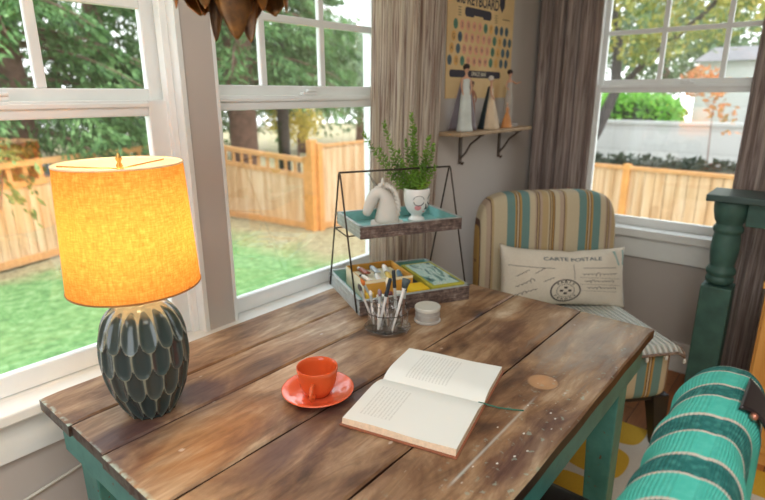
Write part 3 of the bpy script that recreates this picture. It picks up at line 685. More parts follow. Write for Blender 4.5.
# ------------------------------------------------------------------ book
M['paper'] = None
def page_mat():
    m, t, p = nm('book_page'); a = node(t, 'ShaderNodeUVMap'); sep = node(t, 'ShaderNodeSeparateXYZ'); t.links.new(a.outputs[0], sep.inputs[0])
    U, V = sep.outputs[0], sep.outputs[1]
    # lines of very faint print, U along the spine 0..1, V 0 gutter .. 1 outer edge ; text lines run across V
    f = math_(t, 'FRACT', math_(t, 'MULTIPLY', U, 30.0)); ln = math_(t, 'LESS_THAN', f, .45)
    wv = node(t, 'ShaderNodeTexNoise', Scale=1, Detail=2); mp = node(t, 'ShaderNodeMapping'); mp.inputs['Scale'].default_value = (30, 60, 1); t.links.new(a.outputs[0], mp.inputs[0]); t.links.new(mp.outputs[0], wv.inputs['Vector'])
    g_ = math_(t, 'GREATER_THAN', wv.outputs['Fac'], .42)
    at = node(t, 'ShaderNodeAttribute', attribute_name='printed')
    bx = lambda s, lo, hi: math_(t, 'MULTIPLY', math_(t, 'GREATER_THAN', s, lo), math_(t, 'LESS_THAN', s, hi))
    A = math_(t, 'MULTIPLY', bx(U, .20, .62), bx(V, .12, .88))      # upper page block (attribute 1)
    B = math_(t, 'MULTIPLY', bx(U, .08, .40), bx(V, .25, .85))      # lower page block (attribute 0)
    blk = math_(t, 'ADD', math_(t, 'MULTIPLY', A, at.outputs['Fac']), math_(t, 'MULTIPLY', B, math_(t, 'SUBTRACT', 1.0, at.outputs['Fac'])))
    k = math_(t, 'MULTIPLY', math_(t, 'MULTIPLY', blk, ln), math_(t, 'MULTIPLY', g_, .20))
    t.links.new(mixc(t, k, srgb(228, 229, 222), srgb(120, 116, 110)), p.inputs['Base Color']); p.inputs['Roughness'].default_value = .85; return m
book = thing('open_book', 'open hardback book with cream pages lying flat on the table beside the cup', 'book', (.857, .581, .7503), math.atan2(-.224, .056))
# local x: along spine (towards camera right), y: left of x = upper page (away); -y = lower page
Lb = .232
bcov = plain('russet_cover', srgb(142, 84, 58), .55, var=.1)
MB().box(-Lb/2-.004, Lb/2+.004, -.190, .158, 0, .0032).build('cover', bcov, book, bevel=.0012)
bpage = page_mat(); bedge = plain('page_edges', srgb(222, 196, 168), .85, var=.1, scale=200)
def page_block(side, W_, name, printed, shift):
    N, K = 24, 10; mb = MB(); vs = []; uv = []
    for k in range(K+1):
        x = -Lb/2+Lb*k/K
        for i in range(N+1):
            s = i/N; y = side*W_*s
            z = .0035+.0135*(1-(1-min(1, s/.34))**2.2)*(1-.25*s)*(1 if s > 0 else 0)+.0015
            z += .001*math.sin(k*.9+s*5)*s
            vs.append((x+shift*s, y, z)); uv.append((k/K, s))
    nt_ = len(vs)
    for k in range(K+1):
        x = -Lb/2+Lb*k/K
        for i in range(N+1): vs.append((x+shift*i/N, side*W_*(i/N)+side*.003*(i/N), .0034)); uv.append((0, 0))
    fs = []; mi = []
    w_ = N+1
    for k in range(K):
        for i in range(N):
            q = (k*w_+i, (k+1)*w_+i, (k+1)*w_+i+1, k*w_+i+1); fs.append(q if side > 0 else q[::-1]); mi.append(0)
            q2 = tuple(x+nt_ for x in q); fs.append(q2[::-1] if side > 0 else q2); mi.append(1)
        q = (k*w_+N, (k+1)*w_+N, nt_+(k+1)*w_+N, nt_+k*w_+N); fs.append(q); mi.append(1)
    for i in range(N):
        fs.append((i, i+1, nt_+i+1, nt_+i)); mi.append(1); a_ = K*w_; fs.append((a_+i, a_+i+1, nt_+a_+i+1, nt_+a_+i)); mi.append(1)
    mb.add(vs, fs); mb.m = mi; mb.uv = uv
    o = mb.build(name, [bpage, bedge], book, smooth=False)
    at = o.data.attributes.new('printed', 'FLOAT', 'POINT'); at.data.foreach_set('value', [printed]*len(vs))
    bm = bmesh.new(); bm.from_mesh(o.data); bmesh.ops.recalc_face_normals(bm, faces=bm.faces); bm.to_mesh(o.data); bm.free()
    return o
page_block(1, .150, 'page_block', 1.0, 0); page_block(-1, .182, 'page_block', 0.0, 0)
MB().tube([(Lb/2-.012, -.001, .0058), (Lb/2, -.001, .0062), (Lb/2+.010, 0, .0045), (Lb/2+.03, .004, .0013), (Lb/2+.058, .010, .0011), (Lb/2+.078, .016, .0011)], [.0022]*6, 8, flat=.4).build('ribbon', plain('green_ribbon', srgb(40, 104, 84), .5), book, smooth=True)

# ------------------------------------------------------------------ tiered tray
TC = (1.300, 1.030); TA = math.atan2(-.469, .883)
e1 = Vector((math.cos(TA), math.sin(TA), 0)); e2 = Vector((-math.sin(TA), math.cos(TA), 0))
def tl(a, b, z=0): v = Vector((TC[0], TC[1], 0))+e1*a+e2*b; return (v.x, v.y, z)
def ztray():
    m, t, p = nm('galvanised_wood'); v = coords(t, (1, 1, 1)); n1 = noise(t, coords(t, (6, 6, 60)), 3, 5, .7); n2 = noise(t, v, 60, 4, .7)
    k = math_(t, 'MULTIPLY', math_(t, 'ADD', n1, n2), .5)
    t.links.new(ramp(t, k, [(.4, srgb(62, 48, 44)), (.54, srgb(110, 92, 84)), (.68, srgb(160, 148, 138))]), p.inputs['Base Color']); p.inputs['Roughness'].default_value = .7; bump(t, p, n1, .4); return m
M['tray'] = ztray(); M['zinc'] = plain('zinc_edge', srgb(176, 182, 180), .5, .3, var=.15, scale=60); M['iron'] = plain('dark_iron', srgb(78, 68, 60), .45, .7, var=.1)
M['trayin'] = plain('pale_teal_lining', srgb(132, 186, 182), .5, var=.15, scale=30)
tray = thing('tiered_tray', 'two tier rustic wooden tray with a black wire frame near the window', 'tray', (TC[0], TC[1], .7505), TA)
def tray_level(z0, hx, hy, h, cx=0, cy=0, name='lower_tray'):
    mb = MB(); t_ = .007
    mb.box(cx-hx, cx+hx, cy-hy, cy-hy+t_, z0, z0+h); mb.box(cx-hx, cx+hx, cy+hy-t_, cy+hy, z0, z0+h)
    mb.box(cx-hx, cx-hx+t_, cy-hy+t_, cy+hy-t_, z0, z0+h, 1); mb.box(cx+hx-t_, cx+hx, cy-hy+t_, cy+hy-t_, z0, z0+h, 1)
    mb.box(cx-hx+t_, cx+hx-t_, cy+hy-t_-.001, cy+hy-t_, z0+.004, z0+h, 2); mb.box(cx+hx-t_-.001, cx+hx-t_, cy-hy+t_, cy+hy-t_, z0+.004, z0+h, 2)
    o = mb.build(name, [M['tray'], M['zinc'], M['trayin']], tray, bevel=.001)
    ri = MB(); q = .002
    for (x0, x1, y0, y1) in ((-hx, hx, -hy, -hy+t_), (-hx, hx, hy-t_, hy), (-hx, -hx+t_, -hy, hy), (hx-t_, hx, -hy, hy)):
        ri.box(cx+x0-q, cx+x1+q, cy+y0-q, cy+y1+q, z0+h, z0+h+.0022)
    for zz in (.33, .66):   # raised ribs around
        ri.box(cx-hx-.0015, cx-hx, cy-hy, cy+hy, z0+h*zz-.002, z0+h*zz+.002)
    ri.build('metal_rim', M['zinc'], o, bevel=.0008)
    MB().box(cx-hx+t_, cx+hx-t_, cy-hy+t_, cy+hy-t_, z0+.002, z0+.006).build('tray_bottom', M['trayin'], o)
    return o
LHX, LHY, UHX, UHY, UZ = .182, .155, .165, .112, .221
tray_level(0, LHX, LHY, .046)
tray_level(UZ, UHX, UHY, .036, 0, -.01, 'upper_tray')
fr = MB(); AZ = .398
for s_ in (-1, 1):
    x = s_*(LHX+.003)
    for k in (-1, 1):
        fr.tube([(x, k*(LHY-.02), .004), (x, 0+k*.006, AZ-.006), (x, 0, AZ)], .0028, 8)
    xx = s_*(LHX+.003)
    yb = (LHY-.02)*(1-UZ/AZ)
    fr.tube([(xx, -(LHY-.02)*(1-(UZ-.004)/AZ), UZ-.004), (xx, (LHY-.02)*(1-(UZ-.004)/AZ), UZ-.004)], .0022, 8)
fr.tube([(-LHX-.003, 0, AZ), (LHX+.003, 0, AZ)], .003, 8)
for k in (-1, 1): fr.tube([(-LHX-.003, k*.058-.003, UZ-.003), (LHX+.003, k*.058-.003, UZ-.003)], .002, 8)
fr.build('wire_frame', M['iron'], tray, smooth=True)
UF = .7505+UZ+.0065; LF = .7505+.0065

# unicorn bust
M['bust'] = plain('white_bisque', srgb(214, 208, 198), .7, var=.05, bmp=.1)
def skin_obj(name, pts, edges, radii, mat, parent=None, sub=2):
    me = bpy.data.meshes.new(name); me.from_pydata(pts, edges, []); o = bpy.data.objects.new(name, me); C.objects.link(o)
    if parent: o.parent = parent
    o.modifiers.new('skin', 'SKIN'); sk = me.skin_vertices[0].data
    for i, r_ in enumerate(radii): sk[i].radius = r_ if isinstance(r_, tuple) else (r_, r_)
    sk[0].use_root = True
    s = o.modifiers.new('sub', 'SUBSURF'); s.levels = sub; s.render_levels = sub
    dg = bpy.context.evaluated_depsgraph_get(); dg.update()
    m2 = bpy.data.meshes.new_from_object(o.evaluated_get(dg)); m2.name = name
    m2.polygons.foreach_set('use_smooth', [True]*len(m2.polygons)); m2.materials.clear(); m2.materials.append(mat)
    bpy.data.objects.remove(o); bpy.data.meshes.remove(me)
    o = bpy.data.objects.new(name, m2); C.objects.link(o)
    if parent: o.parent = parent
    return o
# faces towards -x local (left in the photo)
uni = thing('unicorn_bust', 'white unicorn head figurine with ridged mane and horn on the upper tray', 'figurine', tl(-.052, -.008, UF), math.atan2(-.77, .64))
up_ = [(.010, 0, .0), (.012, 0, .018), (.014, 0, .045), (.010, 0, .072), (-.006, 0, .090), (-.020, 0, .078), (-.031, 0, .056), (-.038, 0, .036), (-.041, 0, .024)]
uni.scale = (1.22, 1.22, 1.22)
ub = skin_obj('head', up_, [(i, i+1) for i in range(8)], [(.036, .036), (.036, .034), (.033, .029), (.030, .023), (.025, .020), (.022, .019), (.018, .016), (.015, .013), (.012, .010)], M['bust'], uni)
base_ = MB().superbox(.012, 0, .005, .042, .034, .005, e=6); base_.build('plinth', M['bust'], uni, smooth=True)
mn = MB()
for k in range(13):
    s = k/12; a = R(118-150*s)
    x, z = .004+.036*math.cos(a), .058+.048*math.sin(a) if s < .55 else .058+.048*math.sin(a)-.012*(s-.55)
    for yy in (-.007, .007):
        mn.tube([(x*.75+.003, yy*.6, z*.9+.008), (x, yy, z), (x+.006, yy*1.5, z-.010)], [.006, .0058, .0015], 8)
mn.build('mane', M['bust'], uni, smooth=True)
MB().tube([(-.014, 0, .100), (-.024, 0, .116), (-.034, 0, .133)], [.0046, .0030, .0006], 10).build('horn', plain('grey_horn', srgb(150, 144, 134), .4, .3), uni, smooth=True)
er = MB()
for s_ in (-1, 1): er.tube([(.0, s_*.011, .102), (.002, s_*.014, .112), (.001, s_*.014, .121)], [.0045, .005, .0008], 8)
er.build('ears', M['bust'], uni, smooth=True)
for s_ in (-1, 1): MB().superbox(-.016, s_*.0185, .083, .0035, .002, .0022, n=4, e=2).build('eye', plain('grey_eye', srgb(120, 112, 104), .5), uni, smooth=True)  # eyes a darker grey than the bust

# face planter
plt = thing('face_planter', 'white pot with a sleeping face and pink cheek on the upper tray holding a succulent', 'planter', tl(.078, .018, UF), R(262))
pot = MB().lathe([(0, .003), (.022, 0), (.027, .001), (.025, .008), (.0165, .015), (.018, .020), (.028, .030), (.036, .045), (.040, .062), (.0415, .082), (.042, .104), (.0405, .1055), (.039, .104), (.038, .09), (0, .088)], n=48)
pot.build('pot', plain('white_ceramic', srgb(232, 228, 222), .3, var=.02), plt, smooth=True)
MB().lathe([(0, .092), (.0382, .091)], n=30, cap=False).build('soil', plain('soil', srgb(58, 46, 38), .95, var=.3, scale=90), plt)
def on_pot(a, z, off=.0006):
    prof = [(.015, .0165), (.020, .018), (.030, .028), (.045, .036), (.062, .040), (.082, .0415), (.104, .042)]
    for (z0, ra), (z1, rb) in zip(prof, prof[1:]):
        if z <= z1: r_ = ra+(rb-ra)*(z-z0)/(z1-z0); break
    return ((r_+off)*math.cos(a), (r_+off)*math.sin(a), z)
blk = plain('black_line', srgb(46, 40, 38), .5)
for s_ in (-1, 1):
    MB().tube([on_pot(s_*.62+.40*math.cos(t_), .066-.0115*abs(math.sin(t_))) for t_ in [PI*i/12 for i in range(13)]], .0011, 6).build('closed_eyelid', blk, plt, smooth=True)
    MB().tube([on_pot(s_*.62+.42*math.cos(t_), .073+.0125*abs(math.sin(t_))) for t_ in [PI*i/12 for i in range(13)]], .0007, 6).build('eyebrow', blk, plt, smooth=True)
    ck = MB(); ring = [on_pot(s_*.68, .047, .0008)]; ring += [on_pot(s_*.68+.30*math.cos(2*PI*i/20), .047+.0085*math.sin(2*PI*i/20), .0008) for i in range(20)]
    ck.add(ring, [(0, 1+i, 1+(i+1) % 20) for i in range(20)]).build('pink_cheek', plain('cheek_pink', srgb(222, 150, 152), .5), plt, smooth=True)
MB().tube([on_pot(0, .060, .001), on_pot(0, .050, .004), on_pot(.0, .044, .0055), on_pot(0, .042, .001)], [.001, .002, .0026, .001], 8).build('nose', plt.children[0].data.materials[0], plt, smooth=True)
MB().tube([on_pot(-.14, .034), on_pot(0, .0325, .001), on_pot(.14, .034)], [.0008, .002, .0008], 8).build('lips', plain('lips_pink', srgb(206, 120, 124), .4), plt, smooth=True)
suc = thing('succulent_plant', 'leafy green jade succulent with long upright stems growing in the face planter', 'plant', tl(.078, .018, UF+.0915))
M['leaf1'] = leaf_mat('succulent_green', [srgb(84, 126, 44), srgb(134, 176, 62), srgb(182, 210, 88)], .35, .25)
M['stem'] = plain('succulent_stem', srgb(112, 124, 66), .6)
R_cam = Vector((rt.x, rt.y, 0)).normalized(); rg = random.Random(12)
stems = [(-.165, .185, .0), (-.105, .215, .01), (-.06, .13, .02), (-.02, .245, -.01), (-.008, .20, .025), (.035, .175, .0), (.052, .145, .02), (.02, .13, -.02), (-.035, .16, .02),
         (-.05, .10, -.025), (.0, .11, .03), (.03, .11, .02), (-.08, .11, .0), (.018, .09, -.03), (-.012, .15, .01), (.055, .085, -.01), (-.12, .14, .015)]
F_cam = Vector((fw.x, fw.y, 0)).normalized()
for si, (dx, h_, dd) in enumerate(stems):
    st = [Vector((0, 0, -.002))+R_cam*(dx*.15)+F_cam*(dd*.3)]
    pts = []
    for k in range(9):
        s = k/8; pts.append(R_cam*(dx*(.2+.8*s**.85))+F_cam*(dd*s)+Vector((0, 0, -.002+h_*s**1.05))+Vector((rg.uniform(-1, 1), rg.uniform(-1, 1), 0))*.0016)
    so = MB().tube(pts, [.0016*(1-.5*k/8) for k in range(9)], 6); s_o = so.build('stem', M['stem'], suc, smooth=True)
    lf = MB()
    nl = int(12+h_*190)
    for k in range(nl):
        s = .08+.92*k/(nl-1); i = min(7, int(s*8)); f_ = s*8-i; p_ = pts[i].lerp(pts[i+1], f_); tdir = (pts[i+1]-pts[i]).normalized()
        a = k*2.4+si; o1 = tdir.orthogonal().normalized(); o2 = tdir.cross(o1)
        d = (o1*math.cos(a)+o2*math.sin(a))*.9+tdir*(.55 if s < .9 else 1.2); d.normalize()
        L_ = .020*(1-.35*s)*rg.uniform(.8, 1.25); sd = d.cross(tdir).normalized(); nn = sd.cross(d)
        tip = p_+d*L_
        # thick ovate leaf: lens of 2x4 vertices
        ring = [p_, p_+d*L_*.45+sd*L_*.46, tip, p_+d*L_*.45-sd*L_*.46]
        m1 = p_+d*L_*.5+nn*L_*.14; m2 = p_+d*L_*.5-nn*L_*.14
        vs = ring+[m1, m2]; lf.add(vs, [(0, 1, 4), (1, 2, 4), (2, 3, 4), (3, 0, 4), (1, 0, 5), (2, 1, 5), (3, 2, 5), (0, 3, 5)])
    lf.build('leaves', M['leaf1'], s_o, smooth=True)

# lower tray contents
def carton(name, label, cat, a0, a1, b0, b1, h, mat_out, mat_in=None, zb=LF):
    t = thing(name, label, cat, tl((a0+a1)/2, (b0+b1)/2, zb), TA); hx, hy = (a1-a0)/2, (b1-b0)/2; q = .003
    mb = MB(); mb.box(-hx, hx, -hy, -hy+q, 0, h).box(-hx, hx, hy-q, hy, 0, h).box(-hx, -hx+q, -hy+q, hy-q, 0, h).box(hx-q, hx, -hy+q, hy-q, 0, h)
    mb.box(-hx+q, hx-q, -hy+q, hy-q, 0, .003); mb.build('box_body', mat_out, t, bevel=.0006); return t, hx, hy
M['mustard'] = plain('mustard_card', srgb(206, 150, 60), .7, var=.06); M['cream'] = plain('cream_paper', srgb(230, 220, 188), .8, var=.03)
bx1, hx, hy = carton('open_carton', 'open mustard and cream carton full of paint tubes in the lower tray', 'box', -.134, .030, -.062, .112, .064, M['mustard'])
mb = MB().box(-hx-.0008, -hx, -hy, hy, .002, .0635); mb.box(-hx, hx, -hy-.0006, -hy, .055, .0638)
mb.build('cream_wrap', M['cream'], bx1)
cols = [srgb(226, 222, 214), srgb(206, 120, 110), srgb(90, 70, 60), srgb(236, 236, 230), srgb(120, 110, 130), srgb(216, 180, 150), srgb(70, 60, 66), srgb(235, 228, 214), srgb(160, 90, 70), srgb(230, 226, 220), srgb(190, 196, 200), srgb(225, 190, 90), srgb(240, 236, 230), srgb(90, 120, 140)]
cname = ['white', 'coral', 'dark brown', 'glossy white', 'mauve', 'peach', 'charcoal', 'ivory', 'rust', 'pale cream', 'silver grey', 'yellow', 'bright white', 'slate blue']
rg = random.Random(4)
def paint_tube(col, label, loc, rz, tilt=0, L_=.075, group='paint tubes in the mustard carton'):
    t = thing('paint_tube', label, 'paint tube', loc, rz, group)
    t.rotation_euler = (0, tilt, rz)
    mb = MB(); vs = []; n_ = 14
    for k, (x, ry, rz_) in enumerate([(-L_*.45, .011, .0009), (-L_*.3, .010, .004), (-L_*.1, .009, .0065), (L_*.2, .0085, .0078), (L_*.3, .0075, .0072), (L_*.33, .004, .004)]):
        vs += [(x, ry*math.cos(2*PI*i/n_), .008+rz_*math.sin(2*PI*i/n_)) for i in range(n_)]
    fs = [(j*n_+i, (j+1)*n_+i, (j+1)*n_+(i+1) % n_, j*n_+(i+1) % n_) for j in range(5) for i in range(n_)]+[tuple(range(n_)), tuple(5*n_+i for i in reversed(range(n_)))]
    mb.add(vs, fs).build('tube_body', plain('tube_'+label.split()[0], col, .35), t, smooth=True)
    MB().tube([(L_*.32, 0, .008), (L_*.46, 0, .008)], .0055, 10).build('cap', plain('tube_cap', srgb(240, 240, 236) if sum(col) < 1.2 else srgb(50, 50, 54), .4), t)
    return t
k = 0
for la in range(2):
    for i in range(7):
        c = cols[k % 14]; a = -.066+(-.058+i*.0195) if la == 0 else -.066+(-.055+i*.0185)
        side = 1 if i % 2 else -1
        paint_tube(c, '%s paint tube lying in the %s layer of the mustard carton' % (cname[k % 14], 'bottom' if la == 0 else 'top'),
                   tl(-.109+i*.0190, .025+(-.038 if (i+la) % 2 else .038), LF+.0035+(.0 if la == 0 else .0435)), TA+PI/2+(rg.uniform(-.06, .06) if la == 0 else rg.uniform(-.35, .35)))
        k += 1
    if la == 0:
        tag(place(MB().box(-.075, .075, -.080, .080, 0, .0225).build('folded_paper', M['cream'], bevel=.002), tl(-.052, .025, LF+.0205), TA), 'folded cream paper between the layers of paint tubes', 'paper')
# green topped game box
bx2 = thing('flat_box', 'flat olive green box with pale teal printed lid in the lower tray', 'box', tl(.117, -.020, LF), TA)
MB().box(-.054, .054, -.118, .118, 0, .030).build('box_body', plain('grey_card', srgb(96, 98, 100), .7), bx2, bevel=.001)
MB().box(-.056, .056, -.120, .120, .028, .046).build('lid', plain('olive_card', srgb(176, 170, 62), .6), bx2, bevel=.0015)
def print_mat():
    m, t, p = nm('printed_scene'); n1 = noise(t, coords(t, (8, 3, 1)), 3.4, 4, .6, 1.2)
    t.links.new(ramp(t, n1, [(.36, srgb(52, 84, 88)), (.45, srgb(120, 170, 160)), (.5, srgb(214, 226, 218)), (.58, srgb(168, 206, 196)), (.66, srgb(230, 232, 222))]), p.inputs['Base Color']); p.inputs['Roughness'].default_value = .35; return m
MB().box(-.046, .046, -.108, .108, .046, .0468).build('printed_label', print_mat(), bx2)
bx3 = thing('small_box', 'small bright yellow box tucked in front of the mustard carton', 'box', tl(.022, -.100, LF), TA)
MB().box(-.032, .032, -.030, .030, 0, .026).build('box_body', plain('brown_card', srgb(150, 110, 80), .7), bx3, bevel=.001)
MB().box(-.033, .033, -.031, .031, .022, .040).build('lid', plain('yellow_card', srgb(236, 196, 40), .55), bx3, bevel=.001)
for i, (a, b, col, nm_) in enumerate([(-.105, -.125, srgb(36, 110, 74), 'dark green'), (-.075, -.112, srgb(120, 60, 66), 'maroon'), (-.045, -.120, srgb(214, 84, 40), 'vermilion'), (-.130, -.098, srgb(232, 190, 70), 'ochre')]):
    jr = thing('paint_pot', '%s paint pot standing in the lower tray in front of the mustard carton' % nm_, 'paint pot', tl(a, b, LF), 0, 'paint pots in the lower tray')
    MB().lathe([(0, 0), (.012, 0), (.0125, .003), (.0125, .026), (.0115, .028), (0, .028)], n=20).build('pot_body', plain('pot_'+nm_.replace(' ', '_'), col, .4), jr, smooth=False)
    MB().lathe([(0, .028), (.0132, .028), (.0132, .038), (0, .038)], n=20).build('lid', plain('pot_lid', col if i % 2 else srgb(230, 226, 214), .4), jr)

# ------------------------------------------------------------------ glass vases with brushes
M['clear'] = glass_mat('clear_glass', (.985, .99, .99), 1.6, .02)
JC = Vector((1.050, .862, .7505))
jar = thing('glass_vase_cluster', 'ring of small clear glass bottles holding brushes in front of the tray', 'vase', tuple(JC))
MB().lathe([(0, .0), (.056, 0), (.060, .002), (.062, .007), (.063, .011), (.061, .011), (.059, .006), (0, .0045)], n=44).build('dish', M['clear'], jar, smooth=True)
cam_ang = math.atan2(-JC.y, -JC.x)
bpos = [Vector((0, 0, 0))]+[Vector((  .0385*math.cos(cam_ang+R(60*k+18)), .0385*math.sin(cam_ang+R(60*k+18)), 0)) for k in range(6)]
for p_ in bpos:
    MB().lathe([(0, .0055), (.0155, .0055), (.0178, .009), (.0182, .050), (.0145, .060), (.0115, .066), (.0115, .074), (.0150, .080), (.0162, .081), (.0150, .082), (.0102, .075), (.0100, .065), (.0130, .058), (.0166, .048), (.0164, .011), (0, .0085)], (p_.x, p_.y, 0), 24).build('bottle', M['clear'], jar, smooth=True)
MB().tube([(.0585*math.cos(a), .0585*math.sin(a), .058) for a in [2*PI*i/40 for i in range(41)]], .0012, 6).build('wire_ring', M['iron'], jar, smooth=True)
for k in range(3):
    pass
def brush(name, label, cat, bi, tip_px, kind, c1, c2, length, group='brushes and pens in the glass bottles'):
    base = JC+bpos[bi]+Vector((0, 0, .011))
    # direction: tip leans in the camera right axis by tip_px (m) and depth
    v = (R_cam*tip_px[0]*1.55+F_cam*tip_px[1]+Vector((0, 0, length))).normalized()
    t = thing(name, label, cat, tuple(base), group=group)
    q = v.to_track_quat('Z', 'Y'); t.rotation_mode = 'QUATERNION'; t.rotation_quaternion = q
    m1 = plain(name+'_handle', c1, .35); m2 = plain(name+'_tip', c2, .6)
    L_ = length
    if kind == 'pen':
        MB().lathe([(0, 0), (.0015, .001), (.0042, .012), (.0042, L_*.66), (0, L_*.66)], n=14).build('barrel', m1, t, smooth=False)
        MB().lathe([(0, L_*.66), (.0052, L_*.66), (.0052, L_*.97), (.004, L_), (0, L_)], n=14).build('cap', m2, t)
    elif kind == 'fan':
        MB().lathe([(0, 0), (.002, .002), (.0036, L_*.3), (.0042, L_*.62), (.005, L_*.80), (.0075, L_*.84), (0, L_*.84)], n=14).build('handle', m1, t, smooth=True)
        MB().lathe([(0, L_*.83), (.0075, L_*.83), (.0105, L_*.93), (.0115, L_*.985), (0, L_)], n=18).build('bristles', m2, t, smooth=True)
    else:
        MB().lathe([(0, 0), (.0018, .001), (.0032, L_*.3), (.0028, L_*.66), (0, L_*.66)], n=12).build('handle', m1, t, smooth=True)
        MB().lathe([(0, L_*.655), (.0034, L_*.655), (.0042, L_*.84), (0, L_*.84)], n=12).build('ferrule', M['zinc'], t, smooth=False)
        MB().lathe([(0, L_*.835), (.0042, L_*.835), (.0056, L_*.90), (.0035, L_*.96), (0, L_)], n=14).build('bristles', m2, t, smooth=True)
    return t
brush('paint_brush', 'orange paint brush with dark tip leaning far left in the glass bottles', 'brush', 4, (-.045, .00), 'brush', srgb(150, 120, 100), srgb(214, 120, 50), .140)
brush('paint_brush', 'grey handled brush leaning left beside the orange one', 'brush', 5, (-.028, -.005), 'brush', srgb(180, 172, 164), srgb(80, 74, 72), .128)
brush('marker_pen', 'black capped pen standing upright at the back left of the glass bottles', 'pen', 3, (-.006, .02), 'pen', srgb(190, 188, 182), srgb(40, 42, 46), .145)
brush('paint_brush', 'thin brush with a cream pointed tip in the middle of the glass bottles', 'brush', 0, (.0, .01), 'brush', srgb(190, 150, 130), srgb(236, 222, 190), .138)
brush('marker_pen', 'tall silver pen with a large black cap on the right of the glass bottles', 'pen', 6, (.022, .0), 'pen', srgb(206, 206, 204), srgb(38, 44, 52), .150)
brush('makeup_brush', 'white handled brush with a wide flared dark bristle head', 'brush', 1, (.026, .012), 'fan', srgb(226, 224, 220), srgb(72, 84, 86), .150)
brush('paint_brush', 'short mauve tipped brush in the front glass bottle', 'brush', 6, (.004, -.002), 'brush', srgb(214, 208, 200), srgb(122, 100, 112), .118)
brush('paint_brush', 'short brown paint brush with black bristles at the back right', 'brush', 2, (.008, .012), 'brush', srgb(110, 74, 58), srgb(50, 44, 44), .122)
brush('crayon', 'pale crayon stub standing low in the front left bottle', 'crayon', 5, (-.006, .004), 'brush', srgb(230, 220, 210), srgb(236, 226, 216), .100)
brush('paint_brush', 'low beige brush leaning across the centre bottle', 'brush', 0, (-.016, -.004), 'brush', srgb(208, 196, 178), srgb(150, 134, 118), .112)
# tin
tin = thing('round_tin', 'round grey tin with a pale lid on the table beside the glass bottles', 'tin', (1.168, .812, .7503))
MB().lathe([(0, 0), (.037, 0), (.038, .002), (.038, .005), (.0345, .008), (.0345, .022), (.0355, .023), (.0355, .024), (.0345, .025), (.0345, .036), (0, .036)], n=48).build('tin_body', plain('grey_enamel', srgb(168, 162, 154), .4, .1, var=.04), tin, smooth=False)
MB().lathe([(0, .036), (.036, .036), (.0365, .038), (.0365, .044), (.035, .046), (.032, .0455), (0, .045)], n=48).build('lid', plain('pale_enamel', srgb(206, 202, 190), .4, .1, var=.04), tin, smooth=False)

# ------------------------------------------------------------------ curtains
def curtain_mat(name, stops, trans, dark=1):
    m = bpy.data.materials.new(name); m.use_nodes = True; t = m.node_tree; t.nodes.clear(); o = node(t, 'ShaderNodeOutputMaterial')
    a = node(t, 'ShaderNodeUVMap'); mp = node(t, 'ShaderNodeMapping'); mp.inputs['Scale'].default_value = (1, .012, 1); t.links.new(a.outputs[0], mp.inputs[0])
    n1 = noise(t, mp.outputs[0], 55, 3, .7); n2 = noise(t, mp.outputs[0], 13, 2)
    k = math_(t, 'ADD', math_(t, 'MULTIPLY', n1, .7), math_(t, 'MULTIPLY', n2, .3))
    c = ramp(t, k, stops)
    d = node(t, 'ShaderNodeBsdfDiffuse'); tr = node(t, 'ShaderNodeBsdfTranslucent'); mx = node(t, 'ShaderNodeMixShader'); mx.inputs[0].default_value = trans
    t.links.new(c, d.inputs[0]); t.links.new(c, tr.inputs[0]); t.links.new(d.outputs[0], mx.inputs[1]); t.links.new(tr.outputs[0], mx.inputs[2]); t.links.new(mx.outputs[0], o.inputs[0]); return m
M['curtA'] = curtain_mat('striped_linen', [(.34, srgb(150, 122, 110)), (.42, srgb(222, 208, 190)), (.47, srgb(244, 238, 228)), (.495, srgb(150, 118, 104)), (.52, srgb(240, 232, 220)), (.56, srgb(176, 146, 128)), (.60, srgb(244, 238, 228)), (.66, srgb(170, 140, 126))], .55)
M['curtB'] = curtain_mat('striped_taupe_linen', [(.34, srgb(112, 94, 92)), (.42, srgb(168, 150, 144)), (.47, srgb(206, 194, 186)), (.495, srgb(116, 96, 94)), (.52, srgb(190, 176, 168)), (.56, srgb(126, 106, 102)), (.60, srgb(206, 196, 188)), (.66, srgb(122, 102, 98))], .35)
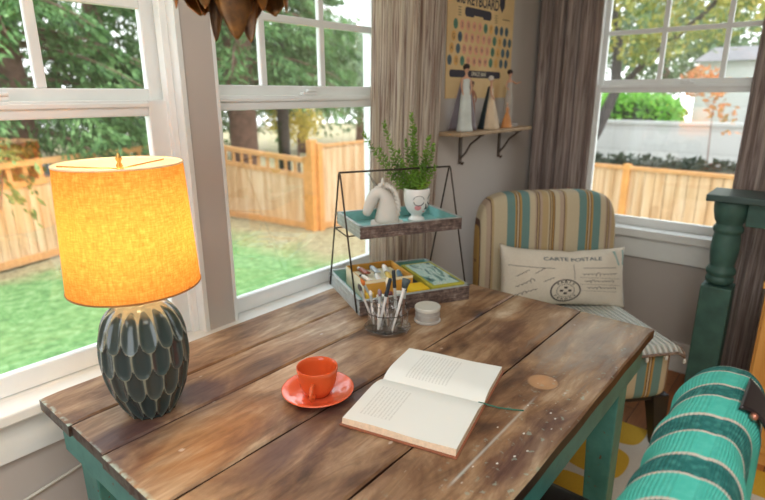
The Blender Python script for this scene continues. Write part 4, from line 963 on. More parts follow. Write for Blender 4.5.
def curtain(label, axis, u_top, u_bot, c, amp, folds, mat, ztop=2.44, zbot=.02, seed=1, lean=0):
    rg = random.Random(seed); NU, NV = 150, 24; vs = []; uv = []
    ph = [rg.uniform(0, 6.28) for _ in range(4)]
    wu = (u_top[1]-u_top[0])*1.9
    for j in range(NV+1):
        s = j/NV; z = ztop+(zbot-ztop)*s
        a, b = u_top[0]+(u_bot[0]-u_top[0])*s, u_top[1]+(u_bot[1]-u_top[1])*s
        for i in range(NU+1):
            q = i/NU; off = amp*(.75*math.sin(2*PI*folds*q+ph[0]+.35*s)+.3*math.sin(2*PI*folds*1.73*q+ph[1]-.5*s)+.15*math.sin(2*PI*folds*3.1*q+ph[2]))
            uu = a+(b-a)*q+.010*math.sin(2*PI*folds*q*1.0+ph[3]+.4*s)
            off -= lean*max(0, (z-.8)/1.6)
            vs.append((uu, c+off, z) if axis == 'x' else (c+off, uu, z)); uv.append((q*wu*1.0, z))
    fs = [(j*(NU+1)+i, j*(NU+1)+i+1, (j+1)*(NU+1)+i+1, (j+1)*(NU+1)+i) for j in range(NV) for i in range(NU)]
    if axis == 'x': base = Vector(((u_top[0]+u_top[1])/2, c, 0))
    else: base = Vector((c, (u_top[0]+u_top[1])/2, 0))
    t = thing('curtain', label, 'curtain', tuple(base))
    mb = MB().add([Vector(v)-base for v in vs], fs); mb.uv = uv; mb.build('cloth', mat, t, smooth=True, solid=.0016)
    rg2 = MB(); 
    for k in range(6):
        q = (k+.5)/6; u_ = u_top[0]+(u_top[1]-u_top[0])*q
        ctr = (u_, c, ztop+.012) if axis == 'x' else (c, u_, ztop+.012)
        ctr = Vector(ctr)-base; ctr.y -= lean if axis == 'x' else 0
        rg2.tube([ctr+(Vector((0, math.cos(a)*.019, math.sin(a)*.019)) if axis == 'x' else Vector((math.cos(a)*.019, 0, math.sin(a)*.019))) for a in [2*PI*i/16 for i in range(17)]], .0016, 6)
    rg2.build('rings', M['iron'], t, smooth=True); return t
curtain('pale brown striped curtain hanging at the right side of the middle window behind the tray', 'x', (1.385, 1.79), (1.47, 1.85), 1.252, .017, 5, M['curtA'], seed=3, lean=.09)
curtain('taupe striped curtain hanging in the corner left of the armchair window', 'y', (.965, 1.270), (.955, 1.27), 2.79, .017, 4.3, M['curtB'], seed=5)
curtain('dark taupe striped curtain at the right edge of the armchair window behind the pedestal', 'y', (-.12, .325), (-.10, .345), 2.79, .018, 5, M['curtB'], seed=8)
M['rod'] = plain('bronze_rod', srgb(70, 58, 50), .4, .8)
tag(MB().tube([(-.1, 1.162, 2.455), (2.2, 1.162, 2.455)], .011, 12).box(-.06, -.045, 1.162, Y1, 2.44, 2.46).box(2.1, 2.115, 1.162, Y1, 2.44, 2.46).build('curtain_rod', M['rod'], smooth=False), 'dark bronze curtain rod above the left wall windows', 'curtain rod')
tag(MB().tube([(2.79, -.25, 2.455), (2.79, 1.28, 2.455)], .011, 12).box(2.79, X1, -.16, -.145, 2.44, 2.46).box(2.79, X1, 1.27, 1.285, 2.44, 2.46).build('curtain_rod', M['rod']), 'dark bronze curtain rod above the armchair window', 'curtain rod')

# ------------------------------------------------------------------ poster
PX0, PX1, PZ0, PZ1 = 1.96, 2.531, 1.353, 2.03
po = thing('wall_poster', 'vintage cream keyboard poster with rows of coloured round keys on the wall', 'poster', (PX0, Y1-.002, PZ0))
def paper_mat():
    m, t, p = nm('aged_paper'); n_ = noise(t, coords(t), 6, 4)
    t.links.new(ramp(t, n_, [(.3, srgb(214, 180, 126)), (.7, srgb(230, 200, 150))]), p.inputs['Base Color']); p.inputs['Roughness'].default_value = .8; return m
PW, PH = PX1-PX0, PZ1-PZ0
PMB = MB().box(0, PW, -.0015, .0015, 0, PH); PM = [paper_mat()]
ink = plain('dark_ink', srgb(58, 54, 66), .8, var=.05); ink2 = plain('brown_ink', srgb(110, 84, 60), .8)
def flat(name, shapes, mat, y=-.0022):
    if mat not in PM: PM.append(mat)
    for vs, fs in shapes: PMB.add([(v[0], y, v[1]) for v in vs], [tuple(f) for f in fs], PM.index(mat))
def pill(cx, cz, w_, h_, r_=None, n=8):
    r_ = r_ or h_/2*.9; pts = []
    for (sx_, sz_, a0) in ((1, 1, 0), (-1, 1, 90), (-1, -1, 180), (1, -1, 270)):
        for i in range(n+1):
            a = R(a0+90*i/n); pts.append((cx+sx_*(w_/2-r_)+r_*math.cos(a), cz+sz_*(h_/2-r_)+r_*math.sin(a)))
    return pts, [tuple(range(len(pts)))]
def ell(cx, cz, rx, rz, n=18): return [(cx+rx*math.cos(2*PI*i/n), cz+rz*math.sin(2*PI*i/n)) for i in range(n)], [tuple(range(n))]
def txt(s, size, cx, cz, k=1, bold=0):
    v, f = text_geo(s, size, k, bold); return [(a+cx, b+cz) for a, b in v], f
zr = lambda z: z-PZ0
xr = lambda x: x-PX0
flat('title_lettering', [txt('the KEYBOARD', .062, xr(2.20), zr(1.752), .86, .0015), txt('STANDARD', .04, xr(2.22), zr(1.83), 1)], ink)
flat('shield', [([(xr(2.385), zr(1.80)), (xr(2.385), zr(1.755)), (xr(2.41), zr(1.728)), (xr(2.435), zr(1.755)), (xr(2.435), zr(1.80))], [(0, 1, 2, 3, 4)])], ink)
flat('title_banner', [pill(xr(2.203), zr(1.704), .225, .038, .016)], ink)
flat('banner_notch', [pill(xr(2.203), zr(1.687), .08, .012, .005)], PM[0], -.0026)
flat('fine_print', [ell(xr(2.05), zr(1.716-.010*i), .015, .0018, 8) for i in range(4)]+[ell(xr(2.36), zr(1.712-.010*i), .015, .0018, 8) for i in range(4)]+[([(xr(2.42), zr(1.700)), (xr(2.49), zr(1.700)), (xr(2.49), zr(1.704)), (xr(2.42), zr(1.704))], [(0, 1, 2, 3)])], ink2)
keycol = {'g': plain('key_green', srgb(84, 128, 104), .7), 'p': plain('key_pink', srgb(222, 160, 130), .7), 'o': plain('key_ochre', srgb(222, 170, 96), .7), 'b': plain('key_blue', srgb(84, 104, 112), .7)}
rows = ['gppppgobbb', 'obpppppgobb', 'obpppppgobb', 'bogppppgobb']; lets = ['1234567890', 'QWERTYUIOP-', 'ASDFGHJKL;-', 'ZXCVBNM,.?/']
shp = {c: [] for c in keycol}; lt = []
for r_, row in enumerate(rows):
    for i, c in enumerate(row):
        cx = xr(2.022)+i*.0492-.013*r_; cz = zr(1.650-r_*.0475)
        if cx < .02: continue
        shp[c].append(ell(cx, cz, .0175, .0205)); lt.append(txt(lets[r_][i], .024, cx, cz))
for c in keycol: flat('round_keys', shp[c], keycol[c])
flat('key_lettering', lt, ink, -.0028)
flat('space_bar_banner', [pill(xr(2.205), zr(1.455), .44, .030, .012)], ink)
flat('space_bar_lettering', [txt('SPACE BAR', .024, xr(2.225), zr(1.455), 1.1, .0004)], plain('cream_ink', srgb(220, 210, 190), .8), -.0028)
PMB.build('printed_sheet', PM, po)

# ------------------------------------------------------------------ shelf + figurines
SZ = 1.219
shf = thing('wall_shelf', 'narrow weathered wooden shelf with iron brackets under the poster', 'shelf', (2.27, Y1, SZ))
M['oldwood'] = plain('weathered_board', srgb(176, 150, 120), .7, var=.2, scale=10)
MB().box(-.37, .285, -.125, 0, -.016, 0).build('board', M['oldwood'], shf, bevel=.003)
for bx_ in (-.175, .185):
    mb = MB(); mb.box(bx_-.010, bx_+.010, -.006, 0, -.15, -.018); mb.box(bx_-.010, bx_+.010, -.115, -.006, -.024, -.018)
    mb.tube([(bx_, -.006, -.125), (bx_, -.03, -.10), (bx_, -.055, -.06), (bx_, -.10, -.026)], .0045, 8)
    mb.tube([(bx_, -.006, -.145), (bx_, -.016, -.152), (bx_, -.02, -.142)], .005, 8)
    mb.build('bracket', plain('bracket_iron', srgb(96, 84, 74), .6, .5), shf)
hair_d = plain('painted_hair', srgb(48, 36, 32), .6); skinm = plain('painted_skin', srgb(206, 160, 132), .5, var=.03)
def figurine(label, px_x, y, h_, gown, gown_prof, arms, hair=hair_d, hair_style='bun', cape=None, bust=None, rz=0, ex=1, ey=.8):
    t = thing('lady_figurine', label, 'figurine', (px_x, y, SZ+.0006), rz, 'figurines on the wall shelf'); s = h_
    MB().lathe([(r_*s, z_*s) for r_, z_ in gown_prof], n=28, ex=ex, ey=ey).build('gown', gown, t, smooth=True)
    # body: waist, chest, neck, head and both arms as one skin
    pts = [(0, 0, .60*s), (0, 0, .70*s), (0, 0, .78*s), (0, 0, .835*s), (0, 0, .865*s), (0, 0, .905*s), (0, 0, .955*s)]
    rad = [(.042*s, .034*s), (.046*s, .034*s), (.054*s, .034*s), (.024*s, .022*s), (.016*s, .016*s), (.042*s, .044*s), (.040*s, .042*s)]
    ed = [(i, i+1) for i in range(6)]
    for sgn, el, ha in arms:
        b = len(pts); pts += [(sgn*.065*s, 0, .79*s), tuple(x*s for x in el), tuple(x*s for x in ha)]; rad += [(.020*s, .020*s), (.016*s, .016*s), (.011*s, .011*s)]
        ed += [(2, b), (b, b+1), (b+1, b+2)]
    skin_obj('body', pts, ed, rad, bust or skinm, t, sub=2)
    hb = MB().superbox(0, .010*s, .955*s, .050*s, .050*s, .050*s, n=8, e=2.3)
    if hair_style == 'bun': hb.superbox(0, .045*s, .955*s, .022*s, .022*s, .022*s, n=6, e=2)
    hb.build('hair', hair, t, smooth=True)
    fc = MB(); fc.superbox(0, -.050*s, .925*s, .005*s, .008*s, .009*s, n=4, e=2)
    for q in (-1, 1): fc.superbox(q*.016*s, -.045*s, .934*s, .006*s, .003*s, .004*s, n=4, e=2)
    fc.superbox(0, -.044*s, .906*s, .009*s, .003*s, .003*s, n=4, e=2); fc.build('face_features', skinm if bust else plain('painted_lips', srgb(150, 84, 74), .5), t, smooth=True)
    if cape:
        vs = []; K, N_ = 12, 20
        for k in range(K+1):
            q = k/K; z_ = (.80-.795*q)*s; r_ = (.065+.19*q)*s
            for i in range(N_+1):
                a = R(20+140*i/N_); vs.append((r_*1.0*math.cos(a)*(1+.04*math.sin(i*1.7)), r_*.85*math.sin(a)*(1+.05*math.sin(i*2.1)), z_))
        MB().add(vs, [(k*(N_+1)+i, (k+1)*(N_+1)+i, (k+1)*(N_+1)+i+1, k*(N_+1)+i+1) for k in range(K) for i in range(N_)]).build('cape', cape, t, smooth=True, solid=.003)
    return t
slim = [(0, 0), (.135, 0), (.13, .03), (.11, .15), (.095, .35), (.085, .5), (.066, .60), (.052, .66), (.060, .74), (.060, .775), (.03, .79), (0, .79)]
full = [(0, 0), (.24, 0), (.245, .02), (.225, .12), (.185, .28), (.13, .44), (.08, .56), (.052, .63), (.060, .72), (.062, .76), (.03, .775), (0, .775)]
sheath = [(0, 0), (.095, 0), (.09, .04), (.082, .2), (.088, .38), (.084, .5), (.062, .62), (.064, .72), (.06, .76), (0, .77)]
wht = plain('white_gown_paint', srgb(206, 212, 206), .5); gry = plain('lilac_cape_paint', srgb(156, 146, 152), .6)
figurine('tall dark haired lady figurine in white gown and lilac cape, leftmost on the shelf', 2.005, 1.225, .270, wht, slim, [(-1, (-.085, -.02, .66), (-.06, -.05, .54)), (1, (.085, -.02, .66), (.055, -.05, .55))], cape=gry, rz=R(-35))
figurine('small copper coloured lady figurine behind the tall one in white', 2.115, 1.262, .205, plain('copper_paint', srgb(150, 96, 70), .45), slim, [(1, (.1, -.03, .66), (.06, -.06, .56)), (-1, (-.08, -.03, .64), (-.04, -.06, .58))], hair=plain('copper_hair', srgb(92, 60, 48), .5), bust=plain('copper_body', srgb(160, 106, 78), .45), rz=R(-20))
figurine('figurine of a white haired lady in a wide cream skirt and dark teal cape', 2.212, 1.222, .228, plain('cream_skirt', srgb(212, 190, 160), .5), full, [(1, (.10, -.02, .66), (.08, -.07, .52)), (-1, (-.09, -.02, .66), (-.05, -.07, .56))], hair=plain('white_hair', srgb(214, 208, 200), .6), cape=plain('dark_teal_cape', srgb(44, 58, 62), .6), rz=R(20))
tf = figurine('small orange and white lady figurine at the foot of the pedestal figurine', 2.352, 1.210, .115, plain('orange_dress', srgb(206, 140, 78), .5), full, [(1, (.1, -.03, .68), (.05, -.06, .6)), (-1, (-.09, -.03, .68), (-.05, -.06, .6))], hair=plain('white_cap', srgb(206, 190, 170), .6), rz=R(-20))
pd = tag(MB().box(-.040, .040, -.034, .034, 0, .016).build('plinth_block', plain('grey_plinth', srgb(176, 168, 158), .6), bevel=.003), 'low pale block under the rightmost lady figurine on the shelf', 'plinth')
place(pd, (2.445, 1.250, SZ+.0005))
f5 = figurine('lady figurine in grey sheath dress with one arm stretched out, rightmost on shelf', 2.440, 1.250, .245, plain('grey_dress', srgb(176, 168, 158), .5), sheath, [(1, (.15, -.03, .74), (.27, -.05, .78)), (-1, (-.10, .0, .68), (-.06, -.05, .62))], rz=R(-15))
f5.location.z = SZ+.0170

# ------------------------------------------------------------------ armchair
def stripes_mat():
    m, t, p = nm('striped_upholstery'); a = node(t, 'ShaderNodeTexCoord'); sep = node(t, 'ShaderNodeSeparateXYZ'); t.links.new(a.outputs['Object'], sep.inputs[0])
    cr = srgb(206, 190, 158); tan = srgb(196, 160, 104); tl_ = srgb(104, 152, 152); br = srgb(104, 70, 54); pk = srgb(196, 168, 148); gd = srgb(206, 168, 92)
    cr = srgb(204, 190, 160); tan = srgb(190, 166, 124); tl_ = srgb(112, 146, 142); br = srgb(96, 68, 56); pk = srgb(188, 166, 146); gd = srgb(188, 150, 84)
    seq = [(0, cr), (.115, tl_), (.225, gd), (.245, br), (.257, cr), (.277, br), (.289, gd), (.315, tl_), (.425, cr), (.50, pk), (.52, br), (.532, tan), (.552, br), (.564, pk), (.60, tan), (.68, cr),
           (.70, br), (.712, tan), (.735, br), (.747, gd), (.765, br), (.777, cr), (.84, pk), (.90, br), (.912, tan), (.94, cr)]
    f = math_(t, 'FRACT', math_(t, 'ADD', math_(t, 'MULTIPLY', sep.outputs['X'], 1/.335), .729))
    c = ramp(t, f, seq, 'CONSTANT'); n_ = noise(t, coords(t), 260, 2)
    t.links.new(mixc(t, .25, c, ramp(t, n_, [(.3, (.6, .6, .6)), (.7, (1, 1, 1))]), 'MULTIPLY'), p.inputs['Base Color']); p.inputs['Roughness'].default_value = .85
    bump(t, p, n_, .3, .002); return m
M['stripe'] = stripes_mat()
# local frame: x to the right seen from the front, -y faces the sitter's front
AC_ang = math.atan2(-.388, .438)
fx = Vector((math.cos(AC_ang), math.sin(AC_ang), 0)); fy = Vector((-math.sin(AC_ang), math.cos(AC_ang), 0))
ACc = Vector((2.21, .945, 0))-fy*.27+fx*.058   # centre of seat
arm = thing('armchair', 'armless upholstered chair with cream, teal and tan stripes in the corner', 'armchair', (ACc.x, ACc.y, 0), AC_ang)
def shear(v): return v
MB().superbox(-.012, .012, .345, .308, .262, .115, n=12, e=9).build('seat', M['stripe'], arm, smooth=True)
def backf(v):
    k = (v.z+.31)/.62; v = v.copy(); v.y += .03*k*k; v.x *= (.97+.03*math.sin(k*PI)); return v
MB().superbox(0, .325, .650, .328, .062, .304, n=16, e=5.5, fn=backf).build('backrest', M['stripe'], arm, smooth=True)
dk = plain('black_brown_wood', srgb(38, 32, 32), .4)
for sx_ in (-1, 1):
    for sy_, yy in ((-1, -.20), (1, .27)):
        xx = sx_*.262; lo = []; hi = []
        q0, q1 = .018, .034
        dx = sx_*.018; dy = -.015 if sy_ < 0 else .05
        lo = [Vector((xx+dx+a*q0, yy+dy+b*q0, 0)) for a, b in ((-1, -1), (1, -1), (1, 1), (-1, 1))]
        hi = [Vector((xx+a*q1, yy+b*q1, .24)) for a, b in ((-1, -1), (1, -1), (1, 1), (-1, 1))]
        MB().hexa(lo, hi).build('leg', dk, arm, bevel=.003)
MB().box(-.29, .29, -.22, .30, .215, .24).build('seat_frame', dk, arm, bevel=.004)
# throw on the seat
def waffle():
    m, t, p = nm('white_ribbed_cotton'); sep = node(t, 'ShaderNodeSeparateXYZ'); a = node(t, 'ShaderNodeTexCoord'); t.links.new(a.outputs['Object'], sep.inputs[0])
    s_ = math_(t, 'SINE', math_(t, 'MULTIPLY', sep.outputs['X'], 2*PI/.022))
    t.links.new(ramp(t, math_(t, 'ADD', math_(t, 'MULTIPLY', s_, .5), .5), [(.15, srgb(186, 192, 184)), (.5, srgb(230, 230, 222))]), p.inputs['Base Color']); p.inputs['Roughness'].default_value = .9
    bump(t, p, s_, .8, .006); return m
th = thing('seat_throw', 'white ribbed cotton throw with tasselled edge draped over the armchair seat', 'throw', (ACc.x, ACc.y, .452), AC_ang)
N_ = 40; vs = []
for j in range(N_+1):
    for i in range(N_+1):
        u = -1+2*i/N_; v = -1+2*j/N_
        x = u*.308-.012; y = -.005+v*.268
        z = .0145+.006*math.sin(u*4+v*3)*(1-abs(u))
        z -= .020*max(0, (abs(u)-.9)/.1)**1.5+.022*max(0, (-v-.9)/.1)**1.4
        vs.append((x, y, z))
MB().add(vs, [(j*(N_+1)+i, j*(N_+1)+i+1, (j+1)*(N_+1)+i+1, (j+1)*(N_+1)+i) for j in range(N_) for i in range(N_)]).build('cloth', waffle(), th, smooth=True, solid=.005)
tr_ = MB(); tk = MB()
path = [vs[i] for i in range(N_+1)]
tr_.tube([(x, y-.004, z) for x, y, z in path], .0055, 8)
tr_.tube([(vs[j*(N_+1)+N_][0]+.004, vs[j*(N_+1)+N_][1], vs[j*(N_+1)+N_][2]) for j in range(N_+1)], .0055, 8)
tr_.build('braided_hem', plain('brown_white_braid', srgb(132, 112, 98), .9, var=.6, scale=110), th, smooth=True)
for k, (x, y, z) in enumerate(path[::5]):
    MB().superbox(x, y-.006, z-.014, .006, .006, .012, n=5, e=2).build('tassel', plain('tassel_white', srgb(220, 216, 206), .9), th, smooth=True)

# pillow
pil = thing('lumbar_pillow', 'cream linen lumbar pillow printed like a French postcard with round postmark', 'pillow', tuple(ACc+fx*.018+fy*.145+Vector((0, 0, .470))), AC_ang)
PWi, PHi, PT = .292, .134, .062
tilt = Matrix.Rotation(R(-16), 4, 'X') @ Matrix.Rotation(R(3), 4, 'Y')
def pil_pt(u, v, side):
    th_ = PT*(max(0, 1-abs(u)**2.6)**.55)*(max(0, 1-abs(v)**2.4)**.55)
    x = PWi*u*(1-.035*(1-v*v)); z = PHi*v*(1+(.10 if v > 0 and u < 0 else .02)*abs(u)**7-.12*(1-u*u)**1.0-.05*math.exp(-((u-.1)/.1)**2)*(1 if v > 0 else 0))
    return tilt @ Vector((x, side*th_, z+PHi))
mb = MB(); NN = 44
for side in (-1, 1):
    vs = [pil_pt(-1+2*i/NN, -1+2*j/NN, side) for j in range(NN+1) for i in range(NN+1)]
    fs = [(j*(NN+1)+i, j*(NN+1)+i+1, (j+1)*(NN+1)+i+1, (j+1)*(NN+1)+i) for j in range(NN) for i in range(NN)]
    mb.add(vs, fs if side < 0 else [tuple(reversed(f)) for f in fs])
def linen():
    m, t, p = nm('cream_linen'); n_ = noise(t, coords(t), 160, 3); n2 = noise(t, coords(t), 6, 3)
    t.links.new(mixc(t, .3, ramp(t, n2, [(.3, srgb(222, 212, 194)), (.7, srgb(240, 232, 216))]), ramp(t, n_, [(.3, (.7, .7, .7)), (.7, (1, 1, 1))]), 'MULTIPLY'), p.inputs['Base Color'])
    p.inputs['Roughness'].default_value = .9; bump(t, p, math_(t, 'ADD', n_, n2), .35, .006); return m
mb.build('pillow_body', linen(), pil, smooth=True, weld=True)
def on_pillow(vs):
    out = []
    for x, z in vs:
        u, v = x/.245, z/.145; p_ = pil_pt(u, v, -1); out.append(p_+(tilt.to_3x3() @ Vector((0, -.0012, 0))))
    return out
def pprint_(name, shapes, mat):
    mb = MB()
    for vs, fs in shapes: mb.add(on_pillow(vs), fs)
    return mb.build(name, mat, pil)
def line_(p, q, w_=.0012, n=24):
    vs = []; dx, dy = q[0]-p[0], q[1]-p[1]; L_ = math.hypot(dx, dy); nx, ny = -dy/L_*w_, dx/L_*w_
    for i in range(n+1): s = i/n; vs += [(p[0]+dx*s+nx, p[1]+dy*s+ny), (p[0]+dx*s-nx, p[1]+dy*s-ny)]
    return vs, [(2*i, 2*i+1, 2*i+3, 2*i+2) for i in range(n)]
def ring_(cx, cy, r_, w_, n=48):
    vs = []
    for i in range(n): a = 2*PI*i/n; vs += [(cx+(r_-w_)*math.cos(a), cy+(r_-w_)*math.sin(a)), (cx+(r_+w_)*math.cos(a), cy+(r_+w_)*math.sin(a))]
    return vs, [(2*i, 2*i+1, (2*i+3) % (2*n), (2*i+2) % (2*n)) for i in range(n)]
def curvy(pts, w_=.0011):
    vs = []; fs = []
    for i, (x, y) in enumerate(pts):
        x2, y2 = pts[min(i+1, len(pts)-1)]; x1, y1 = pts[max(i-1, 0)]; dx, dy = x2-x1, y2-y1; L_ = math.hypot(dx, dy) or 1
        vs += [(x-dy/L_*w_, y+dx/L_*w_), (x+dy/L_*w_, y-dx/L_*w_)]
    return vs, [(2*i, 2*i+1, 2*i+3, 2*i+2) for i in range(len(pts)-1)]
def script(x, y, ln, rot=0, seed=0, h_=.008):
    rg = random.Random(seed); n = int(ln/.0016); pts = []; amp = 1
    for i in range(n):
        s = i/n; 
        if i % 12 == 0: amp = rg.choice([.4, .5, .6, 1.5])
        xx = s*ln+.0035*math.sin(i*.62); yy = h_*.5*amp*math.sin(i*.62+1.2); pts.append((x+xx*math.cos(rot)-yy*math.sin(rot), y+xx*math.sin(rot)+yy*math.cos(rot)))
    return curvy(pts, .0012)
pink = plain('printed_black', srgb(50, 44, 42), .9); pgry = plain('printed_grey', srgb(84, 76, 70), .9)
def word(s, size, cx, cy, rot=0, k=1, bold=0):
    v, f = text_geo(s, size, k, bold); return [(cx+a*math.cos(rot)-b*math.sin(rot), cy+a*math.sin(rot)+b*math.cos(rot)) for a, b in v], f
pprint_('carte_postale_heading', [word('CARTE POSTALE', .024, .020, .098, 0, 1.3, .0005)], plain('printed_blue_grey', srgb(92, 104, 110), .9))
pprint_('rules', [line_((-.225, .058), (-.055, .049)), line_((.055, .052), (.195, .050)), line_((.018, .075), (.020, -.01), .0009), line_((.04, .004), (.215, -.006), .0006), line_((.04, -.032), (.215, -.038), .0006), line_((.04, -.066), (.2, -.070), .0006)], pgry)
pprint_('handwriting', [script(-.20, .005, .06, R(35), 1, .008), script(-.13, .022, .05, R(38), 2, .008), script(-.20, -.045, .08, R(30), 3, .012), script(-.10, -.02, .05, R(28), 4, .010), script(.05, .018, .15, 0, 5, .013), script(.06, -.018, .13, 0, 6, .010), script(.07, -.052, .13, 0, 7, .010), script(-.215, -.09, .10, R(20), 8, .01)], pgry)
CX, CY, CR = -.014, -.066, .057
pm_sh = [ring_(CX, CY, CR, .0028), ring_(CX, CY, CR*.60, .0009)]
for i, ch in enumerate('PARIS'):
    a = R(130-i*20); pm_sh.append(word(ch, .017, CX+CR*.80*math.cos(a), CY+CR*.80*math.sin(a), a-PI/2, 1, .0006))
for i, ch in enumerate('FRANCE'):
    a = R(215+i*22); pm_sh.append(word(ch, .014, CX+CR*.80*math.cos(a), CY+CR*.80*math.sin(a), a+PI/2, 1, .0004))
for (dx, dy) in ((0, .016), (-.016, 0), (.016, 0), (0, -.014)): pm_sh.append(([(CX+dx-.0065, CY+dy-.005), (CX+dx+.0065, CY+dy-.005), (CX+dx+.0065, CY+dy+.005), (CX+dx-.0065, CY+dy+.005)], [(0, 1, 2, 3)]))
pprint_('round_postmark', pm_sh, pink)
stp = [([(.186+.003*i, .130-.010*i), (.236, .130-.010*i), (.236, .1215-.010*i), (.189+.003*i, .1215-.010*i)], [(0, 1, 2, 3)]) for i in range(7)]
pprint_('teal_stamp', stp, plain('printed_teal', srgb(120, 168, 164), .9, var=.3, scale=60))

# ------------------------------------------------------------------ pedestal console
M['green'] = plain('distressed_green', srgb(62, 96, 86), .55, var=.25, scale=14)
PD = (2.54, .285)
ped = thing('console_table', 'dark green console table with a turned baluster leg beside the armchair', 'console table', (PD[0], PD[1], 0))
TH = .985
leg_prof = [(.030, .60), (.036, .602), (.050, .615), (.053, .628), (.046, .642), (.052, .650), (.056, .662), (.050, .675), (.043, .684), (.046, .70), (.050, .73), (.052, .76), (.050, .80), (.046, .822), (.050, .826), (.055, .836), (.055, .846), (.048, .856), (.046, .862), (.054, .875), (.062, .91), (.064, .935), (.064, TH-.03)]
def turned(x, y, name='leg'):
    mb = MB(); mb.box(x-.056, x+.056, y-.056, y+.056, .10, .60); mb.lathe([(.024, 0), (.036, .012), (.044, .03), (.040, .06), (.050, .08), (.050, .10)], (x, y, 0), 28); mb.lathe([(r_, z_) for r_, z_ in leg_prof], (x, y, 0), 32)
    o = mb.build(name, M['green'], ped, smooth=False, bevel=.004); 
    for p_ in o.data.polygons:
        if len(p_.vertices) == 4 and p_.index > 5: p_.use_smooth = True
    return o
turned(0, 0); turned(0, -.62)
MB().box(-.085, .13, -.75, .085, TH-.028, TH).build('top', plain('dark_green_top', srgb(58, 78, 74), .4, var=.15), ped, bevel=.005)
MB().box(-.045, -.02, -.565, -.058, TH-.12, TH-.03).build('apron', M['green'], ped, bevel=.003)
# pine cabinet at right edge
def pine():
    m, t, p = nm('knotty_pine'); n1 = noise(t, coords(t, (14, 14, 1.6)), 2, 4, .6, .5); vo = node(t, 'ShaderNodeTexVoronoi', Scale=9); t.links.new(coords(t, (1, 1, .8)), vo.inputs['Vector'])
    c = ramp(t, n1, [(.3, srgb(206, 140, 66)), (.7, srgb(232, 172, 92))]); c = mixc(t, ramp(t, vo.outputs['Distance'], [(.05, (1, 1, 1)), (.1, (0, 0, 0))]), c, srgb(120, 70, 34))
    t.links.new(c, p.inputs['Base Color']); p.inputs['Roughness'].default_value = .5; return m
pn = thing('pine_cabinet', 'knotty orange pine cabinet at the right edge behind the teal chair', 'cabinet', (2.265, .088, 0))
M['pine'] = pine()
MB().box(-.0, .15, -.5, .02, .05, .70).build('cabinet_body', M['pine'], pn, bevel=.004)
MB().box(-.012, -.0005, -.24, .012, .09, .66).build('door', M['pine'], pn, bevel=.003); MB().box(-.012, -.0005, -.495, -.245, .09, .66).build('door', M['pine'], pn, bevel=.003)
MB().box(-.015, .16, -.51, .03, .70, .725).build('top', M['pine'], pn, bevel=.004)
MB().box(.01, .14, -.49, .01, 0, .05).build('plinth', M['pine'], pn)

# ------------------------------------------------------------------ teal blanket chair
chx0, chx1 = .58, 1.10
ch = thing('dining_chair', 'dark wooden chair at the near side of the table under a teal striped blanket', 'chair', ((chx0+chx1)/2, .065, 0))
cx = (chx0+chx1)/2
MB().superbox(0, .225, .432, .285, .215, .022, n=8, e=10).build('seat', dk, ch, smooth=True)
MB().superbox(0, .005, .66, .235, .028, .20, n=10, e=8).build('backrest', dk, ch, smooth=True)
for sx_ in (-1, 1):
    MB().tube([(sx_*.215, .0, .0095), (sx_*.22, .012, .42), (sx_*.22, .004, .86)], [.016, .020, .016], 10).build('leg', dk, ch, smooth=True)
    MB().tube([(sx_*.235, .42, .0095), (sx_*.235, .40, .414)], [.015, .021], 10).build('leg', dk, ch, smooth=True)
MB().tube([(-.225, .15, .20), (.225, .15, .20)], .010, 8).build('stretcher', dk, ch, smooth=True)
def knit():
    m, t, p = nm('teal_knit'); a = node(t, 'ShaderNodeUVMap'); sep = node(t, 'ShaderNodeSeparateXYZ'); t.links.new(a.outputs[0], sep.inputs[0])
    U, V = sep.outputs[0], sep.outputs[1]; wob = noise(t, a.outputs[0], 7, 2)
    zig = math_(t, 'MULTIPLY', math_(t, 'ABSOLUTE', math_(t, 'SUBTRACT', math_(t, 'FRACT', math_(t, 'MULTIPLY', V, 170)), .5)), .0032)
    u_ = math_(t, 'ADD', math_(t, 'ADD', U, zig), math_(t, 'MULTIPLY', math_(t, 'SUBTRACT', wob, .5), .012))
    f = math_(t, 'FRACT', math_(t, 'MULTIPLY', u_, 1/.112))
    dt = srgb(16, 104, 100); aq = srgb(72, 190, 172); wh = srgb(216, 200, 186)
    c = ramp(t, f, [(0, dt), (.34, wh), (.40, aq), (.92, wh), (.96, dt)], 'CONSTANT')
    rib = math_(t, 'SINE', math_(t, 'MULTIPLY', V, 2*PI*170)); rib2 = math_(t, 'SINE', math_(t, 'MULTIPLY', U, 2*PI*260))
    h_ = math_(t, 'ADD', math_(t, 'MULTIPLY', rib, .6), math_(t, 'MULTIPLY', rib2, .4))
    c = mixc(t, math_(t, 'MULTIPLY', ramp(t, noise(t, coords(t), 90, 3), [(.45, (0, 0, 0)), (.75, (1, 1, 1))]), .3), c, srgb(120, 220, 205))
    t.links.new(c, p.inputs['Base Color']); p.inputs['Roughness'].default_value = .8; bump(t, p, h_, .6, .003); return m
bl = thing('striped_blanket', 'teal and aqua knitted blanket with thin cream stripes draped over the chair back', 'blanket', (cx, .065, .88))
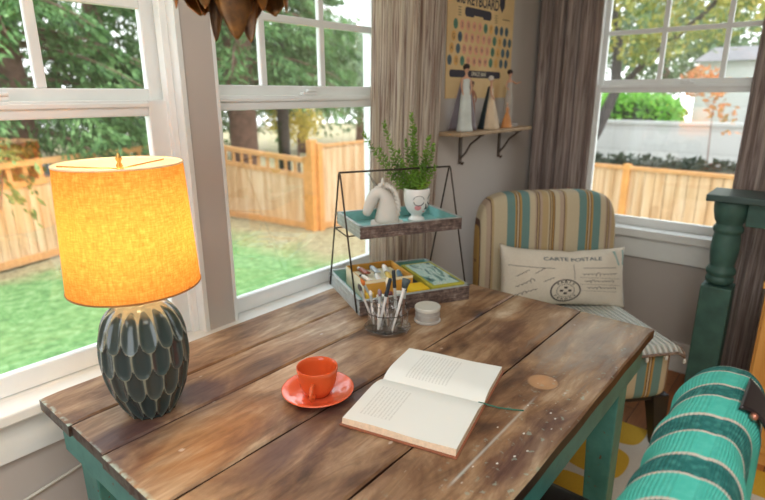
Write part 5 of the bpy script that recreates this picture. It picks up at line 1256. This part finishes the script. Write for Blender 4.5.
# U-shaped cross section (y,z), swept along x with a rounded far end
def blanket():
    NU, NV = 70, 60; vs = []; uv = []
    x0, x1 = -.30, .292
    for i in range(NU+1):
        s = i/NU; x = x0+(x1-x0)*s
        e = max(0, (x-(x1-.12))/.12)          # rounding toward the far end
        k = math.sqrt(max(0, 1-min(1, e)**2.2)); k = max(k, .02)
        e2_ = max(0, ((x0+.06)-x)/.06); k2 = math.sqrt(max(0, 1-min(1, e2_)**2.2)); k = min(k, max(.02, k2))
        arc = 0
        for j in range(NV+1):
            q = -1+2*j/NV                      # -1: back hem (-y), +1: front hem (+y)
            a = q*1.9
            if abs(a) <= PI/2:
                y = .066*math.sin(a); z = .072*math.cos(a)-.052
                ln = a*.068
            else:
                d_ = (abs(a)-PI/2)/(1.9-PI/2); sg = 1 if a > 0 else -1
                y = sg*(.066+.012*d_+.004*math.sin(x*22+1)*d_); z = -.052-d_*(.40 if sg > 0 else .42); ln = sg*(.107+d_*.40)
            fold = .0035*math.sin(x*38+q*2.5)+.002*math.sin(x*90)
            y = y if y > 0 else y*.64
            y2 = y*(.25+.75*k)+(.010 if y > 0 else -.004)*k+fold*(1 if y > 0 else -1)*min(1, abs(q)*1.5)
            z2 = z-(1-k)*.055*max(0, 1-abs(q)*.6)+.004*math.sin(x*14+.5)
            vs.append((x+.0*k, y2, z2)); uv.append((x+.245+.02*math.sin(q*2.2), ln))
    fs = [(i*(NV+1)+j, (i+1)*(NV+1)+j, (i+1)*(NV+1)+j+1, i*(NV+1)+j+1) for i in range(NU) for j in range(NV)]
    mb = MB().add(vs, fs); mb.uv = uv; mb.build('knitted_cloth', knit(), bl, smooth=True, solid=.007)
blanket()
# black leather strap hanging over the blanket
M['leather'] = plain('black_leather', srgb(34, 26, 28), .35, var=.2)
sp = thing('leather_strap', 'black leather strap with a copper stud hanging over the blanketed chair corner', 'strap', (.955, .062, .888))
N_ = 16; vs = []
for i in range(N_+1):
    for j in range(N_+1):
        u = -1+2*i/N_; v = j/N_           # v 0 on top .. 1 hanging outside
        wdt = .056*(1-.40*math.sin(v*PI)**.8)
        a = .22+v*1.35
        vs.append((u*wdt-.012*v, -.066*math.sin(a)-.002, .080*math.cos(a)-.056))
MB().add(vs, [(i*(N_+1)+j, i*(N_+1)+j+1, (i+1)*(N_+1)+j+1, (i+1)*(N_+1)+j) for i in range(N_) for j in range(N_)]).build('strap_body', M['leather'], sp, smooth=True, solid=.006)
MB().superbox(-.046, -.036, .010, .006, .006, .006, n=5, e=2).build('stud', plain('copper_stud', srgb(190, 130, 110), .3, .8), sp, smooth=True)

# ------------------------------------------------------------------ pendant
def pend_mat():
    m, t, p = nm('bronze_leaf_metal'); n1 = noise(t, coords(t), 22, 4, .6); n2 = noise(t, coords(t), 90, 3)
    t.links.new(ramp(t, n1, [(.3, srgb(70, 52, 38)), (.5, srgb(120, 82, 44)), (.7, srgb(176, 118, 52))]), p.inputs['Base Color']); p.inputs['Metallic'].default_value = .55; p.inputs['Roughness'].default_value = .38; bump(t, p, n2, .2); return m
M['pend'] = pend_mat()
pe = thing('leaf_pendant_lamp', 'bronze artichoke style pendant lamp with overlapping metal leaves above the table', 'pendant lamp', (.536, .745, 1.450))
MB().lathe([(0, .03), (.016, .035), (.026, .06), (.034, .10), (.034, .20), (.02, .235), (.008, .25), (0, .25)], n=20).build('core', M['pend'], pe, smooth=True)
MB().tube([(0, 0, .24), (0, 0, H-1.452-.02)], .004, 8).build('cord', M['iron'], pe, smooth=True)
MB().lathe([(0, H-1.452-.03), (.05, H-1.452-.025), (.055, H-1.452), (0, H-1.452)], n=24).build('ceiling_rose', M['pend'], pe)
def leaf(az, ztop, r0_, L_, W_, flare, blunt):
    vs = []; K, N_ = 22, 8; ca, sa = math.cos(az), math.sin(az)
    for k in range(K+1):
        s = k/K; rr_ = r0_+flare*math.sin(s*PI*.62); zz = ztop-L_*(s**1.15)
        ww = W_*(math.sin(PI*(s**.72)*.97+.06))**.75*(1 if s < .98 else .3)
        if blunt: ww = W_*min(1, .45+s*1.2)*(1 if s < .72 else math.sqrt(max(.0009, 1-((s-.72)/.28)**2)))
        for i in range(N_+1):
            u = -1+2*i/N_; lat = u*ww; cup_ = -.30*ww*(u*u)+.10*ww*abs(u)
            r2 = rr_+cup_; vs.append((r2*ca-lat*sa, r2*sa+lat*ca, zz))
    MB().add(vs, [(k*(N_+1)+i, (k+1)*(N_+1)+i, (k+1)*(N_+1)+i+1, k*(N_+1)+i+1) for k in range(K) for i in range(N_)]).build('leaf', M['pend'], pe, smooth=True, solid=.0015)
ca0 = math.atan2(-.735, -.545)
for k in range(3): leaf(ca0+R(8)+k*2*PI/3, .13, .016, .13, .034, .016, 0)
for k in range(4): leaf(ca0+R(50)+k*PI/2, .165, .022, .125, .034, .038, 0)
for k in range(6): leaf(ca0+R(20)+k*PI/3, .20, .026, .13, .040, .068, 0)
for a_ in (-84, -140, 172, 125, 84): leaf(ca0+R(a_), .265, .030, .222, .044, .055, 1)
for k in range(7): leaf(ca0+R(-40)+k*2*PI/7, .26, .024, .12, .045, .10, 0)
